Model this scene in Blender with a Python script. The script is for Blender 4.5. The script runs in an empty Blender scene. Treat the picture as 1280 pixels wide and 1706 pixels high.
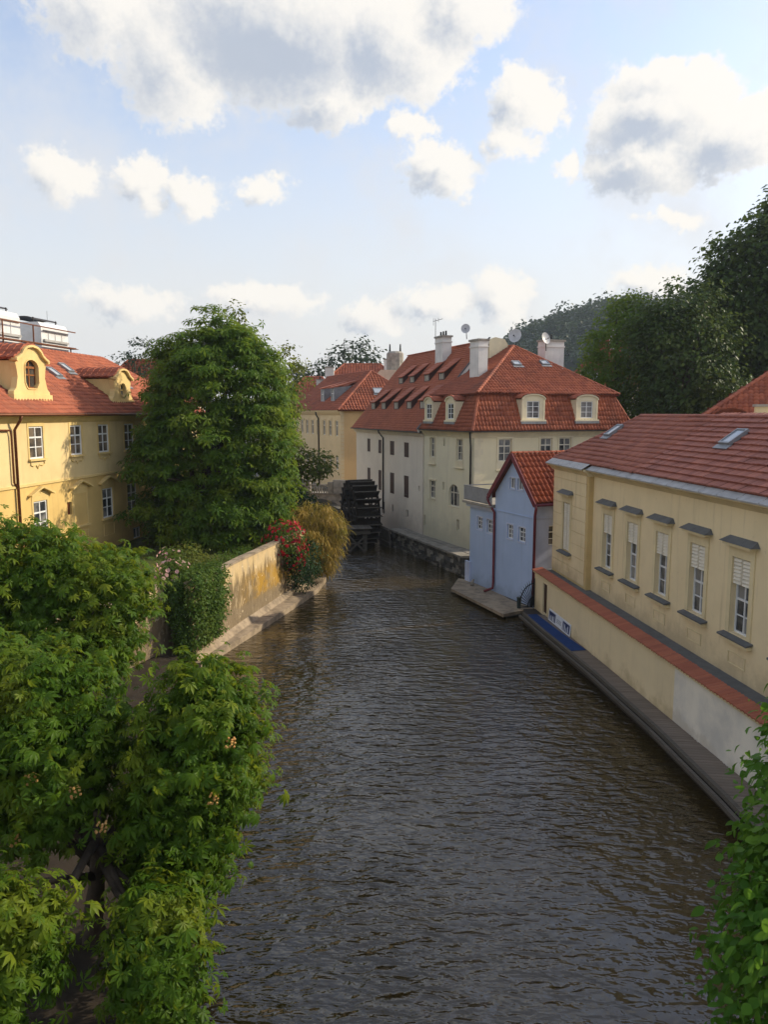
import bpy, math, random
import numpy as np
from mathutils import Vector, Matrix

scene = bpy.context.scene
col = scene.collection
R = math.radians
random.seed(7)

# ------------------------------------------------------------------ camera
cam_d = bpy.data.cameras.new('camera')
cam = bpy.data.objects.new('camera', cam_d)
col.objects.link(cam)
cam.location = (0, 0, 12)
cam.rotation_euler = (R(90 - 7.35), 0, 0)
cam_d.sensor_fit = 'HORIZONTAL'
cam_d.sensor_width = 36
cam_d.lens = 36
cam_d.clip_start = 0.3
cam_d.clip_end = 6000
scene.camera = cam

# ------------------------------------------------------------------ light
SUN_AZ, SUN_EL = 72, 29          # degrees right of the view direction, above the horizon
sun_d = bpy.data.lights.new('sun', 'SUN')
sun = bpy.data.objects.new('sun', sun_d)
col.objects.link(sun)
sun_d.energy = 2.4
sun_d.angle = R(0.6)
sun_d.color = (1.0, 0.88, 0.68)
sdir = Vector((math.sin(R(SUN_AZ)) * math.cos(R(SUN_EL)), math.cos(R(SUN_AZ)) * math.cos(R(SUN_EL)), math.sin(R(SUN_EL))))
sun.rotation_euler = (-sdir).to_track_quat('-Z', 'Y').to_euler()

vs = scene.view_settings
vs.view_transform = 'Standard'
vs.look = 'None'
vs.gamma = 1
vs.use_curve_mapping = False
vs.exposure = 1.05
scene.cycles.use_denoising = True
scene.cycles.max_bounces = 6
scene.cycles.diffuse_bounces = 2
scene.cycles.glossy_bounces = 3
scene.cycles.transmission_bounces = 3
scene.cycles.transparent_max_bounces = 6
scene.cycles.caustics_reflective = False
scene.cycles.caustics_refractive = False

# ------------------------------------------------------------------ sky: Nishita with cumulus clouds
# cloud masses: azimuth, elevation, half width, half height (degrees), thickness
CLOUDS = [(-6.7, 24.6, 10.0, 4.6, 1.5), (-14.5, 22.3, 5.0, 4.2, .85), (-19, 24.5, 4.6, 2.9, .7), (.6, 24.0, 6.2, 4.0, 1.15), (5.4, 25.8, 4.2, 2.5, .8), (-3.4, 21.0, 4.2, 2.1, .85),
 (19.1, 18.8, 6.0, 3.0, 1.15), (23.8, 17.1, 4.6, 2.7, 1.05), (18.3, 16.4, 5.2, 2.2, 1.05), (19.4, 20.9, 4.0, 1.6, .7),
 (10, 20.8, 2.6, 2.2, .75), (8.8, 18.6, 1.7, 1.9, .6), (4.3, 16.7, 3.5, 1.8, .75), (1.9, 18.9, 1.5, 1.3, .6), (12.4, 16.6, 1.2, 1.4, .5),
 (-21.6, 15.5, 2.5, 1.9, .65), (-16.5, 14.9, 2.3, 1.6, .65), (-13.5, 14.7, 2.1, 1.4, .6), (-8.5, 15.6, 2.4, 1.1, .55), (19.6, 12.9, 2.2, .7, .5),
 (8.6, 8.4, 2.8, 2.3, .8), (3.8, 8.0, 3.0, 1.5, .7), (-.6, 6.8, 3.0, 1.7, .7), (-8.5, 7.8, 4.2, 1.4, .65), (-18, 7.6, 4.4, 1.4, .65), (19, 8.6, 3.6, 1.4, .6),
 (-20, 38, 9, 4, 1.1), (10, 42, 10, 4, 1.1)]
PERIOD = 70.0                    # the same kind of sky goes on all the way round

world = bpy.data.worlds.new('World')
scene.world = world
world.use_nodes = True
wt = world.node_tree
wt.nodes.clear()

class NT:
    """small helper to write node trees"""
    def __init__(s, tree): s.t = tree
    def n(s, typ, **kw):
        nd = s.t.nodes.new(typ)
        for k, v in kw.items(): setattr(nd, k, v)
        return nd
    def link(s, a, b): s.t.links.new(a, b)
    def put(s, sock, v):
        if hasattr(v, 'links') or isinstance(v, bpy.types.NodeSocket): s.link(v, sock)
        else: sock.default_value = v
    def math(s, op, a, b=None, c=None, clamp=False):
        nd = s.n('ShaderNodeMath', operation=op); nd.use_clamp = clamp
        s.put(nd.inputs[0], a)
        if b is not None: s.put(nd.inputs[1], b)
        if c is not None: s.put(nd.inputs[2], c)
        return nd.outputs[0]
    def vec(s, op, a, b=None, c=None):
        nd = s.n('ShaderNodeVectorMath', operation=op)
        s.put(nd.inputs[0], a)
        if b is not None: s.put(nd.inputs[1], b)
        if c is not None: s.put(nd.inputs[2], c)
        return nd.outputs['Value'] if op in ('LENGTH', 'DOT_PRODUCT') else nd.outputs['Vector']
    def noise(s, vec, scale, detail=3, rough=.55, col=False, dist=0):
        nd = s.n('ShaderNodeTexNoise')
        if vec is not None: s.link(vec, nd.inputs['Vector'])
        nd.inputs['Scale'].default_value = scale
        nd.inputs['Detail'].default_value = detail
        nd.inputs['Roughness'].default_value = rough
        nd.inputs['Distortion'].default_value = dist
        return nd.outputs['Color'] if col else nd.outputs['Fac']
    def mix(s, f, a, b, blend='MIX'):
        nd = s.n('ShaderNodeMix', data_type='RGBA', blend_type=blend)
        nd.clamp_factor = True
        s.put(nd.inputs[0], f)
        for sock, v in ((nd.inputs[6], a), (nd.inputs[7], b)):
            s.put(sock, v if isinstance(v, bpy.types.NodeSocket) else (*v[:3], 1))
        return nd.outputs[2]
    def ramp(s, f, lo, hi, a=0., b=1., smooth=True):
        nd = s.n('ShaderNodeMapRange', interpolation_type='SMOOTHSTEP' if smooth else 'LINEAR')
        s.put(nd.inputs[0], f)
        for i, v in zip((1, 2, 3, 4), (lo, hi, a, b)): nd.inputs[i].default_value = v
        return nd.outputs[0]

w = NT(wt)
tc = w.n('ShaderNodeTexCoord')
sep = w.n('ShaderNodeSeparateXYZ'); w.link(tc.outputs['Generated'], sep.inputs[0])
az = w.math('ARCTAN2', sep.outputs[0], sep.outputs[1])
az = w.math('MULTIPLY', az, 180 / math.pi)
az = w.math('SUBTRACT', w.math('FLOORED_MODULO', w.math('ADD', az, PERIOD / 2), PERIOD), PERIOD / 2)
el = w.math('MULTIPLY', w.math('ARCSINE', sep.outputs[2]), 180 / math.pi)
comb = w.n('ShaderNodeCombineXYZ'); w.link(az, comb.inputs[0]); w.link(el, comb.inputs[1])
P0 = comb.outputs[0]
# lumpy outline: the lookup is pushed about by noise
n1 = w.vec('SUBTRACT', w.noise(P0, .2, 1, .5, col=True), (.5, .5, .5))
n2 = w.vec('SUBTRACT', w.noise(P0, .8, 3, .6, col=True), (.5, .5, .5))
P = w.vec('MULTIPLY_ADD', n1, (3.6, 2.4, 0), P0)
P = w.vec('MULTIPLY_ADD', n2, (2.6, 2.2, 0), P)
P = w.vec('MULTIPLY', P, (1, 1, 0))
fine = w.math('MULTIPLY', w.math('SUBTRACT', w.noise(P0, 1.0, 8, .70), .5), .85)
def thickness(Q):
    d_ = None
    for (a, e, rx, ry, wgt) in CLOUDS:
        q = w.vec('MULTIPLY_ADD', Q, (1 / rx, 1 / ry, 0), (-a / rx, -e / ry, 0))
        v = w.math('MULTIPLY_ADD', w.vec('LENGTH', q), -wgt, wgt)
        d_ = v if d_ is None else w.math('MAXIMUM', d_, v)
    return d_
thick = thickness(P)
towards = thickness(w.vec('ADD', P, (1.5, .9, 0)))      # a step towards the sun
dens = w.math('ADD', fine, thick)
cover = w.ramp(dens, -.07, .25)
# flanks turned to the sun are white, the thick lee side grey
shade = w.math('MULTIPLY_ADD', w.math('SUBTRACT', towards, thick), 1.1, w.math('MULTIPLY', dens, .62))
core = w.ramp(shade, -.02, .85)
sky = w.n('ShaderNodeTexSky', sky_type='NISHITA')
sky.sun_disc = False
sky.sun_elevation = R(SUN_EL)
sky.sun_rotation = R(SUN_AZ)
sky.air_density = 1.15
sky.dust_density = 1.6
sky.ozone_density = 2.0
cl = w.mix(core, (3.5, 3.33, 3.05), (1.72, 1.9, 2.2))
puff = w.ramp(w.noise(P0, .11, 5, .62), .40, .72, 0, .72)
blue = w.mix(1., sky.outputs[0], (.88, .83, .84), 'MULTIPLY')
base = w.mix(puff, blue, (2.5, 2.6, 2.8))
hz = w.ramp(el, 0., 28., .92, .16)
base = w.mix(hz, base, (2.85, 2.78, 2.70))
out = w.mix(w.math('MULTIPLY', cover, .93), base, cl)
bg = w.n('ShaderNodeBackground')
w.link(out, bg.inputs[0])
bg.inputs[1].default_value = .145
world.cycles.sampling_method = 'NONE'
wo = w.n('ShaderNodeOutputWorld')
w.link(bg.outputs[0], wo.inputs[0])

# ------------------------------------------------------------------ materials
MATS = {}
def newmat(name):
    m = bpy.data.materials.new(name); m.use_nodes = True
    m.node_tree.nodes.clear()
    t = NT(m.node_tree)
    o = t.n('ShaderNodeOutputMaterial'); b = t.n('ShaderNodeBsdfPrincipled')
    t.link(b.outputs[0], o.inputs[0])
    MATS[name] = m
    return t, b, o
def bump(t, b, h, strength, dist=.02):
    nd = t.n('ShaderNodeBump'); nd.inputs['Strength'].default_value = strength; nd.inputs['Distance'].default_value = dist
    t.link(h, nd.inputs['Height']); t.link(nd.outputs[0], b.inputs['Normal'])
def rgb(h, k=1.0):
    v = [int(h[i:i + 2], 16) / 255 for i in (0, 2, 4)]
    return tuple(k * (x / 12.92 if x < .04 else ((x + .055) / 1.055) ** 2.4) for x in v)

def plaster(name, c, c2=None, stain=None, amt=.35, low=None):
    """painted plaster: broad mottling, thin vertical runs, a grimy foot where low=(z0,z1) world height"""
    t, b, o = newmat(name)
    g = t.n('ShaderNodeNewGeometry').outputs['Position']
    c2 = c2 or tuple(x * .8 for x in c)
    f = t.ramp(t.noise(g, .55, 6, .62), .35, .7)
    k = t.mix(f, c, c2)
    st = stain or tuple(x * .5 for x in c)
    runs = t.noise(t.vec('MULTIPLY', g, (3.2, 3.2, .22)), 1.0, 5, .6)
    k = t.mix(t.ramp(runs, .52, .82, 0, amt), k, st)
    spots = t.noise(g, 3.5, 6, .7)
    k = t.mix(t.ramp(spots, .6, .78, 0, amt * .8), k, st)
    if low:
        sp = t.n('ShaderNodeSeparateXYZ'); t.link(g, sp.inputs[0])
        zz = t.math('MULTIPLY_ADD', t.math('SUBTRACT', t.noise(g, .9, 5, .65), .5), 2.6, sp.outputs[2])
        k = t.mix(t.ramp(zz, low[0], low[1], .75, 0), k, st)
    t.link(k, b.inputs['Base Color'])
    b.inputs['Roughness'].default_value = .9
    b.inputs['Specular IOR Level'].default_value = .15
    bump(t, b, t.noise(g, 14, 6, .7), .35, .012)
    return MATS[name]

def tilemat(name, a, c, old=None, oldamt=.3):
    t, b, o = newmat(name)
    g = t.n('ShaderNodeNewGeometry'); oi = t.n('ShaderNodeObjectInfo')
    r = t.math('FRACT', t.math('ADD', g.outputs['Random Per Island'], oi.outputs['Random']))
    k = t.mix(r, a, c)
    if old:
        k = t.mix(t.ramp(t.noise(g.outputs['Position'], .5, 5, .65), .45, .75, 0, oldamt), k, old)
    k = t.mix(t.ramp(t.noise(g.outputs['Position'], 9, 4, .7), .5, .8, 0, .35), k, tuple(x * .55 for x in a))
    t.link(k, b.inputs['Base Color'])
    b.inputs['Roughness'].default_value = .8
    b.inputs['Specular IOR Level'].default_value = .25
    bump(t, b, t.noise(g.outputs['Position'], 40, 3), .25, .01)
    return MATS[name]

def plain(name, c, rough=.7, var=.25, scale=4., metal=0., bumpk=.2, spec=.3):
    t, b, o = newmat(name)
    g = t.n('ShaderNodeNewGeometry').outputs['Position']
    k = t.mix(t.ramp(t.noise(g, scale, 6, .65), .35, .7), c, tuple(x * (1 - var) for x in c))
    t.link(k, b.inputs['Base Color'])
    b.inputs['Roughness'].default_value = rough
    b.inputs['Metallic'].default_value = metal
    b.inputs['Specular IOR Level'].default_value = spec
    if bumpk: bump(t, b, t.noise(g, scale * 6, 5, .7), bumpk, .015)
    return MATS[name]

def leafmat(name, a, c, tip=None, trans=.35, clump=.45, rough=.45):
    """a..c by leaf, broader patches of the third colour where the year's new growth is"""
    m = bpy.data.materials.new(name); m.use_nodes = True; m.node_tree.nodes.clear()
    MATS[name] = m
    t = NT(m.node_tree)
    g = t.n('ShaderNodeNewGeometry'); oi = t.n('ShaderNodeObjectInfo')
    r = t.math('FRACT', t.math('ADD', g.outputs['Random Per Island'], oi.outputs['Random']))
    k = t.mix(r, a, c)
    if tip: k = t.mix(t.ramp(t.noise(g.outputs['Position'], clump, 4, .6), .48, .72, 0, .75), k, tip)
    b = t.n('ShaderNodeBsdfPrincipled'); t.link(k, b.inputs['Base Color'])
    b.inputs['Roughness'].default_value = rough; b.inputs['Specular IOR Level'].default_value = .1
    tr = t.n('ShaderNodeBsdfTranslucent')
    t.link(t.mix(.5, k, tuple(min(1, x * 1.6) for x in (tip or c))), tr.inputs[0])
    mx = t.n('ShaderNodeMixShader'); mx.inputs[0].default_value = trans
    t.link(b.outputs[0], mx.inputs[1]); t.link(tr.outputs[0], mx.inputs[2])
    o = t.n('ShaderNodeOutputMaterial'); t.link(mx.outputs[0], o.inputs[0])
    return m

def woodmat(name, c, c2, along='x'):
    t, b, o = newmat(name)
    tcn = t.n('ShaderNodeTexCoord').outputs['Object']
    oi = t.n('ShaderNodeObjectInfo').outputs['Random']
    s = {'x': (.6, 9, 9), 'y': (9, .6, 9), 'z': (9, 9, .6)}[along]
    v = t.vec('MULTIPLY', tcn, s)
    k = t.mix(t.ramp(t.noise(v, 2, 6, .7), .3, .7), c, c2)
    k = t.mix(t.math('MULTIPLY', oi, .6), k, tuple(x * .55 for x in c))
    t.link(k, b.inputs['Base Color'])
    b.inputs['Roughness'].default_value = .85; b.inputs['Specular IOR Level'].default_value = .2
    bump(t, b, t.noise(v, 4, 5, .7), .5, .02)
    return MATS[name]

def glassmat(name, c, c2):
    t, b, o = newmat(name)
    g = t.n('ShaderNodeNewGeometry').outputs['Position']
    oi = t.n('ShaderNodeObjectInfo').outputs['Random']
    k = t.mix(t.ramp(t.math('ADD', t.noise(g, 1.3, 3), t.math('MULTIPLY', oi, .3)), .45, .85), c, c2)
    t.link(k, b.inputs['Base Color'])
    b.inputs['Roughness'].default_value = .06
    b.inputs['Specular IOR Level'].default_value = .6
    bump(t, b, t.noise(g, 2.2, 2), .12, .02)
    return MATS[name]

plaster('yellow_lower', (.66, .46, .17), (.58, .40, .145), (.36, .24, .10), .4, (2.5, 5.2))
plaster('yellow_upper', (.70, .54, .27), (.63, .48, .235), (.42, .30, .15), .38)
plaster('yellow_trim', (.72, .53, .22), None, None, .25)
plaster('dormer_cream', (.74, .56, .25), (.66, .47, .2), (.4, .26, .1), .3)
plaster('cream_wall', (.80, .65, .39), (.74, .60, .355), (.48, .37, .22), .65, (2.6, 3.9))
plaster('cream_trim', (.76, .63, .37), None, (.55, .42, .22), .3)
plaster('cream_band', (.62, .45, .20), None, None, .2)
plaster('garden_plaster', (.79, .65, .40), (.73, .60, .37), (.50, .39, .22), .3, (.3, 1.1))
plaster('white_patch', (.84, .77, .63), (.62, .58, .5), (.56, .50, .40), .25, (.3, .9))
plaster('mill_wall', (.82, .72, .58), (.76, .66, .53), (.46, .40, .33), .28, (1.5, 3.8))
plaster('mansard_wall', (.80, .73, .52), (.74, .67, .48), (.45, .42, .31), .4, (1.5, 4.6))
plaster('mansard_front', (.80, .70, .46), (.74, .65, .43), (.5, .45, .32), .25)
plaster('mansard_trim', (.80, .70, .48), None, None, .2)
plaster('beige_wall', (.74, .58, .34), (.68, .53, .31), None, .2)
plaster('beige_side', (.72, .48, .23), (.66, .44, .21), None, .2)
plaster('blue_wall', (.43, .53, .71), (.39, .49, .67), (.28, .34, .45), .5, (.3, 1.5))
plaster('blue_trim', (.58, .63, .78), None, None, .2)
plaster('blue_side', (.46, .50, .62), None, None, .2)
plaster('retaining', (.62, .46, .24), (.50, .36, .18), (.16, .12, .07), .7, (.6, 3.0))
plaster('chimney_white', (.74, .71, .66), None, (.4, .36, .3), .45)
plaster('far_plaster', (.62, .54, .40), None, None, .3)
tilemat('pantile', (.42, .130, .066), (.28, .084, .048), (.15, .07, .05), .5)
tilemat('pantile_old', (.38, .118, .062), (.26, .078, .046), (.13, .065, .048), .6)
tilemat('museum_tile', (.40, .150, .100), (.29, .108, .078), (.22, .10, .08), .45)
tilemat('cap_tile', (.42, .145, .08), (.34, .11, .065), (.2, .09, .06), .4)
tilemat('blue_house_tile', (.36, .085, .035), (.24, .055, .028), (.2, .09, .05), .4)
tilemat('mill_tile', (.44, .138, .072), (.35, .106, .058), (.22, .085, .055), .5)
plain('roof_under', (.18, .05, .025), .9, .3, 3)
plain('metal_flash', (.40, .39, .37), .55, .25, 2, .3)
plain('zinc', (.30, .31, .32), .5, .25, 2, .5)
plain('silver', (.74, .74, .73), .4, .15, 1.5, .15, .05)
plain('iron', (.025, .027, .03), .5, .3, 6, .6)
plain('copper_brown', (.16, .055, .02), .5, .3, 4, .3)
plain('pipe_red', (.17, .032, .04), .5, .25, 5, 0)
plain('pipe_dark', (.035, .03, .028), .5, .25, 5, 0)
plain('white_paint', (.76, .76, .74), .5, .12, 3, 0, .05)
plain('cream_paint', (.74, .68, .55), .5, .12, 3, 0, .05)
plain('shutter_cream', (.76, .69, .54), .6, .12, 3, 0, .05)
plain('shutter_brown', (.062, .028, .020), .6, .3, 5)
plain('brown_paint', (.30, .11, .03), .5, .3, 5)
plain('slate_grey', (.13, .135, .135), .6, .3, 3)
plain('dark_void', (.012, .011, .010), .95, .3, 3, 0, 0)
plain('concrete', (.36, .28, .19), .9, .5, 1.6, 0, .5)
plain('concrete_grey', (.36, .33, .28), .9, .4, 1.5, 0, .5)
plain('slab_stone', (.30, .27, .22), .9, .4, 1.7, 0, .6)
plain('rubble', (.13, .12, .10), .95, .6, 2.2, 0, .8)
plain('mortar', (.10, .09, .075), .95, .4, 3, 0, .6)
plain('soil', (.035, .025, .015), .95, .5, 1.2, 0, .8)
plain('grass_ground', (.085, .105, .022), .95, .5, .9, 0, .8)
plain('town_ground', (.16, .15, .12), .95, .3, .3, 0, .3)
plain('bark', (.085, .062, .042), .95, .5, 3, 0, .9)
plain('carpet_blue', (.012, .042, .15), .95, .25, 3, 0, .3)
plain('sign_white', (.72, .74, .78), .4, .1, 6, 0, 0)
plain('sign_blue', (.02, .035, .12), .4, .5, 14, 0, 0)
plain('dish_grey', (.5, .5, .5), .4, .15, 3)
plain('green_tub', (.04, .055, .05), .6, .3, 5)
woodmat('wet_wood', (.060, .050, .040), (.030, .025, .020))
woodmat('grey_wood', (.16, .14, .11), (.09, .075, .06))
woodmat('deck_wood', (.26, .205, .155), (.17, .135, .10), 'y')
woodmat('door_wood', (.10, .055, .03), (.05, .03, .018), 'z')
glassmat('glass', (.028, .032, .038), (.24, .235, .22))
glassmat('glass_warm', (.05, .045, .04), (.22, .17, .12))
leafmat('leaf_chestnut', (.042, .098, .009), (.080, .150, .012), (.21, .235, .018), .43, .6)
leafmat('leaf_chestnut_dark', (.055, .120, .014), (.095, .170, .018), (.19, .235, .024), .44)
leafmat('leaf_lime', (.085, .12, .022), (.12, .155, .028), (.19, .19, .04), .42)
leafmat('leaf_dark', (.036, .066, .016), (.060, .100, .022), (.10, .13, .028), .32, .25)
leafmat('leaf_blue', (.040, .062, .036), (.055, .08, .042), None, .25)
leafmat('leaf_bush', (.040, .115, .010), (.080, .185, .016), (.15, .26, .03), .4, .9, .35)
leafmat('leaf_ivy', (.050, .100, .018), (.085, .150, .024), (.13, .18, .03), .35, .8)
leafmat('leaf_ivy_dark', (.018, .045, .016), (.032, .065, .02), None, .25)
leafmat('leaf_gold', (.34, .235, .05), (.44, .29, .07), (.15, .165, .03), .45, .6)
leafmat('leaf_russet', (.24, .075, .03), (.30, .12, .05), None, .4)
leafmat('petal_red', (.46, .03, .045), (.34, .02, .03), None, .3)
leafmat('petal_pink', (.72, .35, .36), (.78, .50, .46), None, .3)
leafmat('petal_cream', (.62, .40, .13), (.50, .26, .10), None, .3)
leafmat('leaf_forest', (.024, .046, .018), (.040, .064, .024), (.06, .085, .026), .2, .03)

# ------------------------------------------------------------------ geometry helpers
def tag(o, label=None, cat=None, group=None, kind=None):
    for k, v in (('label', label), ('category', cat), ('group', group), ('kind', kind)):
        if v: o[k] = v
    return o

class MB:
    """collects faces in the thing's own coordinates and links them as one mesh object"""
    def __init__(s): s.v = []; s.f = []
    def poly(s, pts):
        i = len(s.v); s.v += [tuple(p) for p in pts]; s.f.append(tuple(range(i, i + len(pts)))); return s
    def box(s, x0, x1, y0, y1, z0, z1):
        i = len(s.v)
        s.v += [(x0, y0, z0), (x1, y0, z0), (x1, y1, z0), (x0, y1, z0), (x0, y0, z1), (x1, y0, z1), (x1, y1, z1), (x0, y1, z1)]
        s.f += [tuple(i + k for k in q) for q in ((0, 3, 2, 1), (4, 5, 6, 7), (0, 1, 5, 4), (1, 2, 6, 5), (2, 3, 7, 6), (3, 0, 4, 7))]
        return s
    def bar(s, a, b, w, h=None):
        """square bar between two points"""
        a = Vector(a); b = Vector(b); d = (b - a).normalized(); h = h or w
        up = Vector((0, 0, 1)) if abs(d.z) < .95 else Vector((0, 1, 0))
        x = d.cross(up).normalized(); y = x.cross(d)
        i = len(s.v)
        for p in (a, b):
            for sx, sy in ((-1, -1), (1, -1), (1, 1), (-1, 1)):
                s.v.append(tuple(p + x * sx * w / 2 + y * sy * h / 2))
        s.f += [tuple(i + k for k in q) for q in ((3, 2, 1, 0), (4, 5, 6, 7), (0, 1, 5, 4), (1, 2, 6, 5), (2, 3, 7, 6), (3, 0, 4, 7))]
        return s
    def tube(s, pts, rad, n=8, caps=True):
        pts = [Vector(p) for p in pts]
        if not hasattr(rad, '__len__'): rad = [rad] * len(pts)
        i0 = len(s.v); ref = None
        for k, p in enumerate(pts):
            d = (pts[min(k + 1, len(pts) - 1)] - pts[max(k - 1, 0)]).normalized()
            if ref is None: ref = Vector((1, 0, 0)) if abs(d.x) < .9 else Vector((0, 1, 0))
            x = (ref - d * ref.dot(d)).normalized(); y = d.cross(x); ref = x
            for j in range(n):
                a = 2 * math.pi * j / n
                s.v.append(tuple(p + (x * math.cos(a) + y * math.sin(a)) * rad[k]))
        for k in range(len(pts) - 1):
            for j in range(n):
                a = i0 + k * n + j; b = i0 + k * n + (j + 1) % n
                s.f.append((a, b, b + n, a + n))
        if caps:
            s.f.append(tuple(i0 + j for j in reversed(range(n))))
            s.f.append(tuple(i0 + (len(pts) - 1) * n + j for j in range(n)))
        return s
    def prism(s, pts2, y0, y1):
        """outline in x,z pushed from y0 to y1"""
        n = len(pts2); i = len(s.v)
        s.v += [(x, y0, z) for x, z in pts2] + [(x, y1, z) for x, z in pts2]
        s.f.append(tuple(range(i, i + n))); s.f.append(tuple(reversed(range(i + n, i + 2 * n))))
        for k in range(n):
            a = i + k; b = i + (k + 1) % n
            s.f.append((b, a, a + n, b + n))
        return s
    def xprism(s, pts2, x0, x1):
        """outline in y,z pushed from x0 to x1"""
        n = len(pts2); i = len(s.v)
        s.v += [(x0, y, z) for y, z in pts2] + [(x1, y, z) for y, z in pts2]
        s.f.append(tuple(reversed(range(i, i + n)))); s.f.append(tuple(range(i + n, i + 2 * n)))
        for k in range(n):
            a = i + k; b = i + (k + 1) % n
            s.f.append((a, b, b + n, a + n))
        return s
    def zprism(s, pts2, z0, z1):
        n = len(pts2); i = len(s.v)
        s.v += [(x, y, z0) for x, y in pts2] + [(x, y, z1) for x, y in pts2]
        s.f.append(tuple(reversed(range(i, i + n)))); s.f.append(tuple(range(i + n, i + 2 * n)))
        for k in range(n):
            a = i + k; b = i + (k + 1) % n
            s.f.append((a, b, b + n, a + n))
        return s
    def wall(s, x0, x1, z0, z1, holes=(), y=0., depth=.25):
        """upright wall in the plane y with real openings and reveals; holes: (x0,x1,z0,z1)"""
        xs = sorted({x0, x1, *[h[0] for h in holes], *[h[1] for h in holes]})
        zs = sorted({z0, z1, *[h[2] for h in holes], *[h[3] for h in holes]})
        xs = [t for t in xs if x0 <= t <= x1]; zs = [t for t in zs if z0 <= t <= z1]
        for i in range(len(xs) - 1):
            for j in range(len(zs) - 1):
                cx = (xs[i] + xs[i + 1]) / 2; cz = (zs[j] + zs[j + 1]) / 2
                if any(h[0] < cx < h[1] and h[2] < cz < h[3] for h in holes): continue
                s.poly([(xs[i], y, zs[j]), (xs[i + 1], y, zs[j]), (xs[i + 1], y, zs[j + 1]), (xs[i], y, zs[j + 1])])
        for (a, b, c, d) in [h[:4] for h in holes]:
            yy = y + depth
            s.poly([(a, y, c), (a, yy, c), (a, yy, d), (a, y, d)])
            s.poly([(b, yy, c), (b, y, c), (b, y, d), (b, yy, d)])
            s.poly([(a, y, c), (b, y, c), (b, yy, c), (a, yy, c)])
            s.poly([(a, yy, d), (b, yy, d), (b, y, d), (a, y, d)])
            s.poly([(a, yy, c), (b, yy, c), (b, yy, d), (a, yy, d)])
        return s
    def mapv(s, fn, start=0):
        s.v[start:] = [tuple(fn(Vector(p))) for p in s.v[start:]]
        return s
    def mesh(s, name, mat):
        me = bpy.data.meshes.new(name); me.from_pydata(s.v, [], s.f); me.update()
        me.materials.append(MATS[mat]); return me
    def build(s, name, mat, parent=None, loc=(0, 0, 0), smooth=False, kind=None, label=None, rot=None):
        me = s.mesh(name, mat)
        if smooth: me.polygons.foreach_set('use_smooth', [True] * len(me.polygons))
        return put(name, me, parent, loc, kind, label, rot)

def put(name, me, parent=None, loc=(0, 0, 0), kind=None, label=None, rot=None):
    o = bpy.data.objects.new(name, me); col.objects.link(o)
    o.parent = parent; o.location = loc
    if rot: o.rotation_euler = rot
    tag(o, label, kind=kind)
    return o

def thing(name, label, cat, origin, u=(1, 0), group=None):
    """an Empty at the thing's base; local x runs along u, local y to its left, z up"""
    o = bpy.data.objects.new(name, None); col.objects.link(o)
    o.location = origin; o.rotation_euler = (0, 0, math.atan2(u[1], u[0]))
    o.empty_display_size = .5
    return tag(o, label, cat, group)

CACHE = {}
def cached(key, fn):
    if key not in CACHE: CACHE[key] = fn()
    return CACHE[key]

def window(parent, x0, x1, z0, z1, y, cols=2, rows=(.38, .69), fm='white_paint', gm='glass', bar=.055, sill=None, sillmat=None, name='window', face=None):
    """casement: frame with bars (part), each pane and the sill (sub-parts). y = plane of the frame; face: rotation about z for other sides"""
    w_, h_ = round(x1 - x0, 3), round(z1 - z0, 3)
    rows = tuple(rows)
    zs = [0] + [r * h_ for r in rows] + [h_]
    def fr():
        m = MB(); b = bar
        m.box(0, b * 1.2, -.03, .05, 0, h_); m.box(w_ - b * 1.2, w_, -.03, .05, 0, h_)
        m.box(b * 1.2, w_ - b * 1.2, -.03, .05, 0, b * 1.2); m.box(b * 1.2, w_ - b * 1.2, -.03, .05, h_ - b * 1.2, h_)
        for i in range(1, cols):
            m.box(w_ * i / cols - b / 2, w_ * i / cols + b / 2, -.025, .045, b * 1.2, h_ - b * 1.2)
        for z in zs[1:-1]:
            k = b * (1.25 if z == zs[-2] else .7)
            for i in range(cols):
                a = w_ * i / cols + (b / 2 if i else b * 1.2); c = w_ * (i + 1) / cols - (b / 2 if i < cols - 1 else b * 1.2)
                m.box(a, c, -.02, .04, z - k / 2, z + k / 2)
        return m.mesh('window', fm)
    rot = (0, 0, face) if face else None
    W = put(name, cached(('w', w_, h_, cols, rows, fm, bar), fr), parent, (x0, y, z0), rot=rot)
    for i in range(cols):
        for j in range(len(zs) - 1):
            a, c = w_ / cols - bar * .6, zs[j + 1] - zs[j] - bar * .6
            key = ('p', round(a, 3), round(c, 3), gm)
            me = cached(key, lambda a=a, c=c: MB().box(0, a, 0, .012, 0, c).mesh('pane', gm))
            put('pane', me, W, (w_ * i / cols + bar * .3, .015, zs[j] + bar * .3))
    if sill:
        ov, out, th = sill
        me = cached(('s', w_, sill, sillmat or fm), lambda: MB().box(-ov, w_ + ov, -out, .0, -th - .012, -.012).mesh('sill', sillmat or fm))
        put('sill', me, W)
    return W

def surround(parent, x0, x1, z0, z1, wd, pr, mat, name='window_surround', top=None, y=0):
    m = MB()
    t = top if top is not None else wd
    m.box(x0 - wd, x0, y - pr, y - .003, z0, z1); m.box(x1, x1 + wd, y - pr, y - .003, z0, z1)
    m.box(x0 - wd, x1 + wd, y - pr, y - .003, z1, z1 + t)
    return m.build(name, mat, parent)

def downpipe(parent, pts, r, mat, name='downpipe'):
    return MB().tube(pts, r, 8).build(name, mat, parent, smooth=True)

# ---- tiled roof faces
def inpoly_range(poly, b):
    xs = []
    for i in range(len(poly)):
        (a0, b0), (a1, b1) = poly[i], poly[(i + 1) % len(poly)]
        if (b0 - b) * (b1 - b) <= 0 and b0 != b1:
            xs.append(a0 + (a1 - a0) * (b - b0) / (b1 - b0))
    return (min(xs), max(xs)) if len(xs) >= 2 else None

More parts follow.
